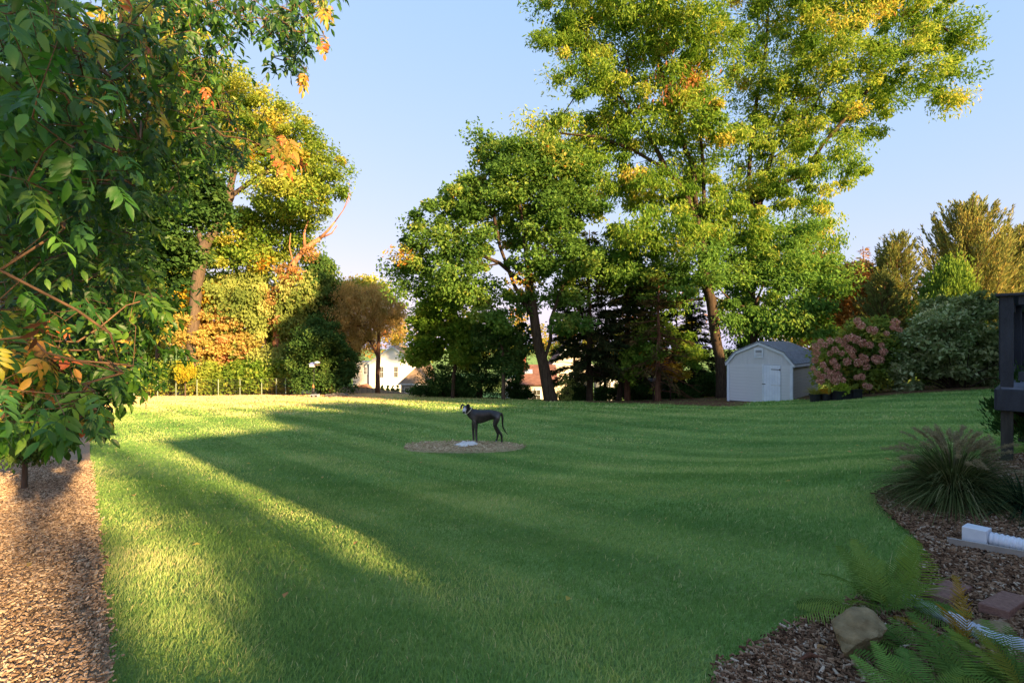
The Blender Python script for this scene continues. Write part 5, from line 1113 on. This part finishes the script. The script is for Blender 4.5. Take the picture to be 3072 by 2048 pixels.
# crumpled white sheet on the mulch patch
q = G(1402, 1338); n = 26; a, b_ = np.meshgrid(np.linspace(-.5, .5, n), np.linspace(-.5, .5, n)); r_ = np.maximum(abs(a), abs(b_))*2
xx = a*.5+.10*b_; yy = b_*.8*(.7+.3*np.cos(a*7)); zz = .03+.02*np.sin(a*15+b_*9)*np.cos(b_*13)+.018*np.sin(b_*21-a*11)+.02*rng.random((n, n)); zz *= (1-.75*np.clip((r_-.6)/.4, 0, 1))
zz = zz+H(xx.ravel()+q[0], yy.ravel()+q[1]).reshape(n, n)-q[2]+.03
m = MB(); i_ = (np.arange(n-1)[:, None]*n+np.arange(n-1)[None]).ravel(); m.add(np.stack([xx, yy, zz], -1).reshape(-1, 3), np.stack([i_, i_+1, i_+n+1, i_+n], 1))
o = m.build('white_sheet', surf('white_sheet', lin('#c9c8c2'), lin('#e2e0da'), 6, .7, .3, 20), None, True, loc=q); so_ = o.modifiers.new('solid', 'SOLIDIFY'); so_.thickness = .008
tag(o, 'crumpled white sheet lying on the dry mulch patch by the dog', 'sheet')
# ------------------------------------------------------------------ the dog
dq = G(1449, 1329); DS = 12.5/dq[1] if False else 1.0
dog = thing('dog', 'tall dark grey great dane with white muzzle standing on the lawn looking at the camera', 'dog', dq, 0); dog.scale = (1.06,)*3
J = {}   # name: (x, y, z, rx) ; x to the rear, -y towards the camera
def chain_skin():
    V = []; E = []; Rr = []
    def add(p, r, par=None):
        V.append(p); Rr.append(r if isinstance(r, tuple) else (r, r)); i = len(V)-1
        if par is not None: E.append((par, i))
        return i
    pel = add((.31, 0, .665), (.105, .135))
    loin = add((.19, 0, .672), (.095, .115), pel); mid = add((.04, 0, .63), (.115, .155), loin); rib = add((-.10, 0, .605), (.12, .185), mid); sh = add((-.20, 0, .635), (.11, .17), rib)
    nk = add((-.285, -.01, .705), (.085, .115), sh); nk2 = add((-.345, -.04, .765), (.07, .09), nk); hd = add((-.392, -.085, .835), (.073, .075), nk2)
    brow = add((-.405, -.145, .828), (.062, .058), hd); mz = add((-.41, -.20, .785), (.045, .047), brow); mz2 = add((-.412, -.245, .752), (.040, .040), mz); add((-.413, -.268, .735), (.030, .028), mz2)
    # tail
    t = add((.405, 0, .695), .04, pel)
    for x, z, r in ((.445, .63, .03), (.452, .54, .026), (.447, .45, .022), (.462, .36, .018), (.495, .29, .014), (.545, .225, .010), (.575, .195, .006)): t = add((x, 0.01, z), r, t)
    for sy, fx in ((-1, 0.015), (1, -.065)):     # front legs, near one first
        y = sy*.075
        s = add((-.205, sy*.07, .56), (.06, .075), sh); e = add((-.165+fx, y+sy*.012, .425), (.045, .055), s); f = add((-.168+fx, y, .33), .034, e); wr = add((-.165+fx, y, .215), .029, f); ps = add((-.155+fx, y, .075), .023, wr)
        a = add((-.158+fx, y-.004, .035), .027, ps); add((-.178+fx, y-.022, .018), (.026, .018), a)
    for sy, kx, hx, fx in ((-1, .262, .43, .437), (1, .25, .345, .305)):
        y = sy*.085
        h = add((.325, sy*.075, .57), (.075, .105), pel); k = add((kx+.01, y, .425), (.055, .07), h); st = add(((kx+hx)/2, y, .31), .039, k); hk = add((hx, y, .20), .03, st); sk_ = add(((hx+fx)/2, y, .10), .022, hk)
        a = add((fx, y-.003, .035), .026, sk_); add((fx-.022, y-.022, .018), (.026, .018), a)
    return V, E, Rr
V, E, Rr = chain_skin()
me = bpy.data.meshes.new('dog_body'); me.from_pydata(V, E, []); ob = bpy.data.objects.new('dog_body', me); COL.objects.link(ob)
ob.modifiers.new('skin', 'SKIN'); sv = me.skin_vertices[0].data
for i, r in enumerate(Rr): sv[i].radius = r; sv[i].use_root = (i == 0)
s2 = ob.modifiers.new('sub', 'SUBSURF'); s2.levels = 2; s2.render_levels = 2
dg = bpy.context.evaluated_depsgraph_get(); me2 = bpy.data.meshes.new_from_object(ob.evaluated_get(dg)); me2.name = 'body'
bpy.data.objects.remove(ob); body = bpy.data.objects.new('body', me2); COL.objects.link(body); body.parent = dog
n = len(me2.vertices); co = np.empty(n*3, np.float32); me2.vertices.foreach_get('co', co); co = co.reshape(-1, 3)
x, y, z = co.T; g = np.zeros(n)
mzl = np.clip((-.155-y)/.06, 0, 1)*(z < .86); g = np.maximum(g, mzl*.9); g = np.maximum(g, np.clip(1-np.hypot(x+.405, z-.86)/.05, 0, 1)*.5*(y < -.1))
g = np.maximum(g, np.clip((.06-z)/.03, 0, 1)*.85); g = np.maximum(g, np.clip((.25-z)/.25, 0, 1)*.35*(x < 0))
g = np.maximum(g, .35*np.exp(-((x-.36)**2/.002+(z-.58)**2/.012))); g = np.maximum(g, .25*np.exp(-((x+.2)**2/.0015+(z-.55)**2/.02)))
g = np.clip(g+.09*np.sin(x*31+z*23+2*np.sin(z*17))*np.sin(z*29-x*22)+.12*np.clip((.62-z)/.2, 0, 1)*(np.abs(x)<.25), 0, 1)
at = me2.attributes.new('coat', 'FLOAT', 'POINT'); at.data.foreach_set('value', g.astype(np.float32))
me2.polygons.foreach_set('use_smooth', np.ones(len(me2.polygons), bool))
mt, N, L = new_mat('dog_coat'); o = N.new('ShaderNodeOutputMaterial'); b = N.new('ShaderNodeBsdfPrincipled'); a = N.new('ShaderNodeAttribute'); a.attribute_name = 'coat'
L.new(ramp(N, L, a.outputs['Fac'], [(0, lin('#1f1b18')), (.35, lin('#544d47')), (.7, lin('#9a9896')), (1, lin('#cfcdca'))]), b.inputs['Base Color']); b.inputs['Roughness'].default_value = .42; L.new(b.outputs[0], o.inputs[0])
me2.materials.clear(); me2.materials.append(mt)
DK = surf('dog_dark', lin('#141316'), lin('#232126'), 8, .5); DKG = surf('dog_ear', lin('#2a282d'), lin('#55545c'), 6, .7)
m = MB()
m.loft([(-.432, -.085, .885), (-.462, -.10, .897), (-.488, -.115, .868), (-.492, -.12, .83), (-.488, -.12, .80)], [.03, .045, .042, .036, .015], 8, True, sx=.55); m.build('ear', DKG, dog, True)
m = MB(); m.loft([(-.36, -.07, .888), (-.33, -.09, .898), (-.312, -.105, .876), (-.311, -.11, .845), (-.316, -.11, .825)], [.03, .042, .038, .032, .014], 8, True, sx=.55); m.build('ear', DK, dog, True)
for s in (-1, 1): m = MB(); m.ell((-.407+s*.033, -.187, .838), (.015, .009, .012), 6, 8); m.build('eye', DK, dog, True)
m = MB(); m.ell((-.414, -.285, .752), (.028, .012, .02), 6, 8); m.ell((-.414, -.272, .722), (.022, .014, .008), 6, 8); m.build('nose', DK, dog, True)
m = MB(); th_ = np.linspace(0, 2*PI, 25); ax = nrm(np.array([-.345, -.04, .765])-np.array([-.285, -.01, .705])); ref = nrm(np.cross(ax, [0, 1., 0])); r2 = np.cross(ax, ref)
cpt = np.array([-.335, -.035, .755])
ringp = np.array([cpt+ref*math.cos(t_)*.10+r2*math.sin(t_)*.086 for t_ in th_]); m.loft(ringp, np.full(25, .010), 6, False); m.build('collar', surf('collar', lin('#c9c6a8'), lin('#dedcc4'), 6, .6), dog, True)
# ------------------------------------------------------------------ near ash tree reaching in from the left
NEAR = leaf_mat('ash_leaf', None, .42, gloss=.5, from_obj=True, tcol=1.2)
NEARS = leaf_mat('ash_foliage', [(0, lin('#1c3a12')), (.35, lin('#33591a')), (.62, lin('#5b7a24')), (.8, lin('#8f8f2e')), (.92, lin('#b38a40')), (1, lin('#a85a34'))], .42, gloss=.45, tcol=1.2)
def leaflet(mb, o, d, n, L, W, tint=.5, curl=.3):
    d = nrm(np.asarray(d, float)); s = nrm(np.cross(d, n)); n = nrm(np.cross(s, d)); V = []
    for f, w_ in ((0, .08), (.22, .75), (.48, 1.0), (.75, .62)):
        c = o+d*L*f-n*curl*L*f*f; e = s*W*w_*.5; V += [c, c+e+n*W*w_*.16, c-e+n*W*w_*.16]
    V.append(o+d*L-n*curl*L*1.05); T = [(9, 10, 12), (9, 12, 11)]; Q = []
    for k in range(3): a = 3*k; Q += [(a, a+1, a+4, a+3), (a, a+3, a+5, a+2)]
    mb.add(V, Q, T, tint)
def compound(mb, L=.2, pairs=3, ll=.1, lw=.042, tint=None):
    ss = np.linspace(0, 1, 7); c = .35+.3*rng.random(); p = np.stack([L*ss, .02*L*np.sin(ss*3+rng.random()*6), -c*L*ss**2*.6], 1)
    mb.loft(p, np.linspace(.0022, .001, 7), 4, False, .2)
    at_ = lambda f: np.array([np.interp(f, ss, p[:, i]) for i in range(3)])
    tv = lambda: (rng.random() if tint is None else np.clip(tint+.08*rng.normal(), 0, 1))
    for k in range(pairs):
        f = .35+.6*k/pairs
        for s_ in (-1, 1): leaflet(mb, at_(f), (.55+.1*rng.normal(), s_*(.85), -.25+.15*rng.normal()), np.array([rng.normal()*.2, s_*-.15+rng.normal()*.15, 1.]), ll*(.75+.4*rng.random()), lw*(.8+.35*rng.random()), tv(), .15+.35*rng.random())
    leaflet(mb, at_(1.), (1., .1*rng.normal(), -.35), np.array([rng.normal()*.2, rng.normal()*.2, 1.]), ll*1.1, lw*1.05, tv(), .3)
lmesh = []
for k in range(10):
    m = MB(); compound(m, .17+.06*rng.random(), 2+(k % 2)+(k > 6), .085+.035*rng.random(), .036+.014*rng.random()); lmesh.append(m.mesh('leaf', NEAR, True))
g_, y_, o_, r_ = 'g', 'y', 'o', 'r'
SP = [(40,40,1.5,110,9,'g'),(190,80,1.6,120,11,'g'),(60,220,1.45,110,10,'g'),(215,250,1.5,110,11,'g'),(330,150,1.9,110,12,'gy'),(110,400,1.5,120,11,'g'),(300,400,1.75,110,12,'g'),(50,580,1.6,110,10,'g'),
 (220,590,1.85,110,11,'g'),(345,530,2.0,70,8,'g'),(60,760,1.9,100,10,'g'),(200,770,2.05,100,11,'g'),(300,860,2.25,100,11,'g'),(90,900,2.2,100,10,'g'),(400,915,2.6,75,10,'gy'),(480,930,3.0,40,5,'g'),(250,980,2.25,90,10,'g'),
 (380,1020,2.4,75,9,'g'),(450,960,2.7,60,8,'gy'),(60,1040,1.9,70,9,'gy'),(25,980,1.9,40,4,'yo'),(130,1080,2.0,80,9,'gyo'),(165,1105,1.85,40,3,'o'),(120,1150,1.85,40,4,'gyo'),(230,1180,2.0,70,8,'g'),(340,1130,2.2,70,9,'g'),(400,1160,2.15,40,5,'g'),
 (410,1090,2.5,60,7,'gy'),(90,1280,1.75,80,9,'g'),(210,1290,1.8,60,7,'g'),(20,1290,1.7,50,6,'gy'),(270,1260,2.0,50,5,'g'),(330,1265,2.1,34,4,'r'),(300,1290,2.0,30,3,'g'),(170,1010,1.95,40,4,'r'),(10,1180,1.7,50,5,'g'),(20,1100,1.8,50,5,'yo'),
 (440,80,3.0,110,20,'gy'),(420,200,3.0,100,18,'gyo'),(520,180,3.5,100,22,'gyo'),(600,90,3.7,80,16,'gy'),(450,300,3.1,100,20,'gy'),(560,320,4.0,90,20,'gy'),(640,220,4.2,55,10,'g'),(560,430,4.0,90,20,'g'),(650,420,4.5,60,12,'g'),
 (720,470,5.0,45,8,'g'),(700,330,4.6,45,8,'gy'),(800,400,5.0,60,6,'gy'),(470,410,3.3,80,14,'g'),(860,470,3.5,32,4,'o'),(835,455,3.5,30,3,'y'),(890,490,3.5,20,2,'o'),(540,40,3.4,90,16,'gy'),(400,60,2.4,80,12,'gy'),
 (750,25,3.8,60,12,'g'),(840,40,3.8,65,13,'g'),(920,30,3.6,60,12,'g'),(870,130,3.6,50,10,'g'),(935,120,3.6,45,8,'g'),(895,205,3.7,30,5,'g'),(975,30,3.4,35,5,'gy'),(660,70,4.0,50,9,'g'),(690,130,4.2,34,5,'g'),(860,185,3.6,35,4,'g'),
 (800,90,3.8,40,6,'g'),(1000,45,3.4,18,2,'r'),(985,155,3.5,16,2,'r'),(925,245,3.7,16,2,'r'),(330,620,2.4,70,8,'g'),(420,600,3.2,60,8,'g'),(390,720,2.8,60,7,'g'),(360,800,2.6,60,7,'g'),(520,560,4.0,60,8,'g'),(260,500,2.2,70,8,'g'),(240,380,2.1,70,8,'g'),
 (150,680,2.2,90,9,'g'),(30,480,2.0,60,8,'g'),(150,180,2.1,90,9,'g'),(320,300,2.5,80,9,'gy'),(20,330,1.8,50,7,'g'),(130,850,2.5,90,9,'g'),(30,660,2.1,60,8,'g'),(220,920,2.5,80,8,'g'),(320,960,2.6,70,7,'g'),(180,1190,2.2,60,6,'g'),(60,1200,2.1,60,6,'g')]
PALG = {'g': ['#2c5a1a', '#3a6a1e', '#335f22', '#4a7424', '#28501c', '#54782a', '#3f6a35'], 'y': ['#8f9030', '#a8993a', '#7d8a2c'], 'o': ['#a07636', '#9a6236', '#947834', '#8f7d36'], 'r': ['#553a28', '#4a3022', '#6a4830']}
TINT = {'g': (.3, .14), 'y': (.76, .06), 'o': (.92, .04), 'r': (.9, .04)}
items = []; cents = []
SP = [(a, b_, d*1.3 if d < 3 else d, r2, n2*(1.25 if d < 3 else 1), ('g' if (cls == 'o' and k % 2) else cls)) for k, (a, b_, d, r2, n2, cls) in enumerate(SP)]
for px, py, d, rad, n, cls in SP:
    cents.append(P(px, py, d*1.12))
    for k in range(int(n*2.6)):
        ch = cls[0] if len(cls) > 1 and rng.random() < .6 else cls[rng.integers(len(cls))]
        q = P(px+np.clip(rng.normal(), -1.7, 1.7)*rad*.6, py+np.clip(rng.normal(), -1.7, 1.7)*rad*.6, d*1.12*(1+.12*rng.normal())); q = q+np.array([-.05, 0, .085]); items.append((d, q, ch, P(px, py, d)))
items.sort(key=lambda t: t[1][1])
gx0, gy0 = -5.6, 2.6; ab_ = np.array([gx0, gy0, H(gx0, gy0)])
ash = thing('ash_tree', 'big ash tree reaching in from the left with large compound leaves turning yellow', 'tree', ab_)
seeds = [[ab_-np.array([0, 0, .2]), ab_+np.array([.1, 0, 1.6]), ab_+np.array([.15, .1, 3.2]), ab_+np.array([.3, .2, 5.5])],
         [ab_+np.array([.15, .1, 3.2]), P(-500, 250, 2.4), P(60, 30, 2.2), P(330, 230, 2.4), P(420, 420, 2.6)], [ab_+np.array([.1, 0, 1.6]), P(-400, 620, 2.2), P(0, 810, 2.0), P(230, 930, 2.1), P(330, 1000, 2.3)],
         [ab_+np.array([.3, .2, 5.5]), P(-100, -700, 3.4), P(450, -250, 3.6), P(700, -40, 3.8)], [P(-500, 250, 2.4), P(100, 330, 3.0), P(450, 300, 3.6), P(700, 340, 4.6)], [P(450, -250, 3.6), P(840, -60, 3.7), P(930, 60, 3.65)]]
pos, par, r = grow(seeds, np.vstack([np.array(cents), np.array([t[1] for t in items])]), step=.2, tip=.0016, base=.16, wig=.12)
r = np.minimum(r, np.maximum(0.0055, .17-.07*np.linalg.norm(pos[:, :2]-ab_[:2], axis=1)))
m = wood(MB(), pos, par, r, kmax=10)
m.build('trunk', surf('ash_bark', lin('#4a3a2c'), lin('#7d6046'), 10, .9, .5, 30), ash, True, origin=ab_)
fol = MB()
for i, (d, q, ch, c_) in enumerate(items):
    az = math.atan2(-.5+rng.normal()*.7, 1.0+rng.normal()*.8) if rng.random() < .75 else rng.random()*6.28
    R = rot('z', az)@rot('y', .35+.45*rng.normal()**2*.5+.25*rng.random())@rot('x', rng.normal()*.5); sc = .48+.28*rng.random()
    if ch == 'r': R = R@rot('y', .6); sc *= .8
    if i < 300:
        col = np.array(lin(PALG[ch][rng.integers(len(PALG[ch]))]))*(.85+.35*rng.random()); share('leaf', lmesh[rng.integers(10)], ash, q-ab_, R, sc, col)
    else:
        t = MB(); tm, ts = TINT[ch]; compound(t, .19, 3, .1, .042, np.clip(tm+ts*rng.normal(), 0, 1)); fol.V.append(np.vstack(t.V)@R.T*sc+q-ab_)
        for a, b_ in ((t.Fq, fol.Fq), (t.Ft, fol.Ft)): b_ += [f+fol.n for f in a]
        fol.Tq += t.Tq; fol.Tt += t.Tt; fol.Mq += t.Mq; fol.Mt += t.Mt; fol.n += t.n
# leafy mass further in, behind the near sprays
cl = np.array([P(px+rng.normal()*rad*.8, py+rng.normal()*rad*.7, d*1.55+.6*rng.random()) for px, py, d, rad, n, cls in SP if py < 1120 and px < 640 for _ in range(4)])
leaves_at(fol, cl-ab_, .3, 46, .1, .045, .34, .12, .14, np.array([0, 0, 1.5]), 'lance', .8)
tag(fol.build('foliage', NEARS, ash, False), kind='stuff')

# small clipped tree in the mulch strip
b = G(72, 1476)
tree('topiary_tree', 'small round-headed tree with slim trunk in the mulch strip', 'tree', b[1], 72, [(74, 1420), (76, 1380)], [(70,1330,75,45),(30,1350,60,30),(110,1345,55,28),(80,1280,70,50),(40,1300,60,40),(150,1300,40,30),(250,1235,60,40)], 110, 60, .055, .026, M_DARK, BARKL, .03, tint=.6, crad=.14, tip=.004, step=.2, style='droop')
# unseen shrub by the house end and airy tree beyond, added to dapple light
def AS3(a, s, z): return np.array([.68*a+.733*s, -.733*a+.68*s, z])
c = AS3(6, 1.35, 0); shrub('occluder_shrub', 'unseen tall loose shrub added beside the end wall of the ranch house to cast shade', 'shrub', 1, None, 190, 130, .08, .045, M_DARK, base=(c[0], c[1]), crad=.26, l3=[(AS3(6+da, q_, H(*AS3(6, 1.35, 0)[:2])+1.15), np.array([.5, .5, 1.05])) for q_, da in ((.75, .1), (1.2, -.15), (1.65, .2), (2.05, -.1))])
c = AS3(12, .2, 0); l3 = [(AS3(12, q_, z), np.array([r_, r_, .6])) for q_, z, r_ in ((-1.3, 6.4, .85), (-.4, 6.6, .85), (-1.6, 7.4, .8), (.3, 7.0, .8), (-.7, 7.6, .8), (1.3, 3.7, .28), (1.45, 4.6, .3), (1.2, 5.4, .3), (.3, 4.3, .22), (.1, 5.0, .25))]
tree('occluder_tree', 'unseen airy young tree added at the house corner to dapple the light', 'tree', 1, 0, [(c[0], c[1], 2.0), (c[0], c[1], 3.6)], None, 140, 70, .15, .09, M_ASH, BARK, .1, crad=.45, style='flat', l3=l3, base=(c[0], c[1]))
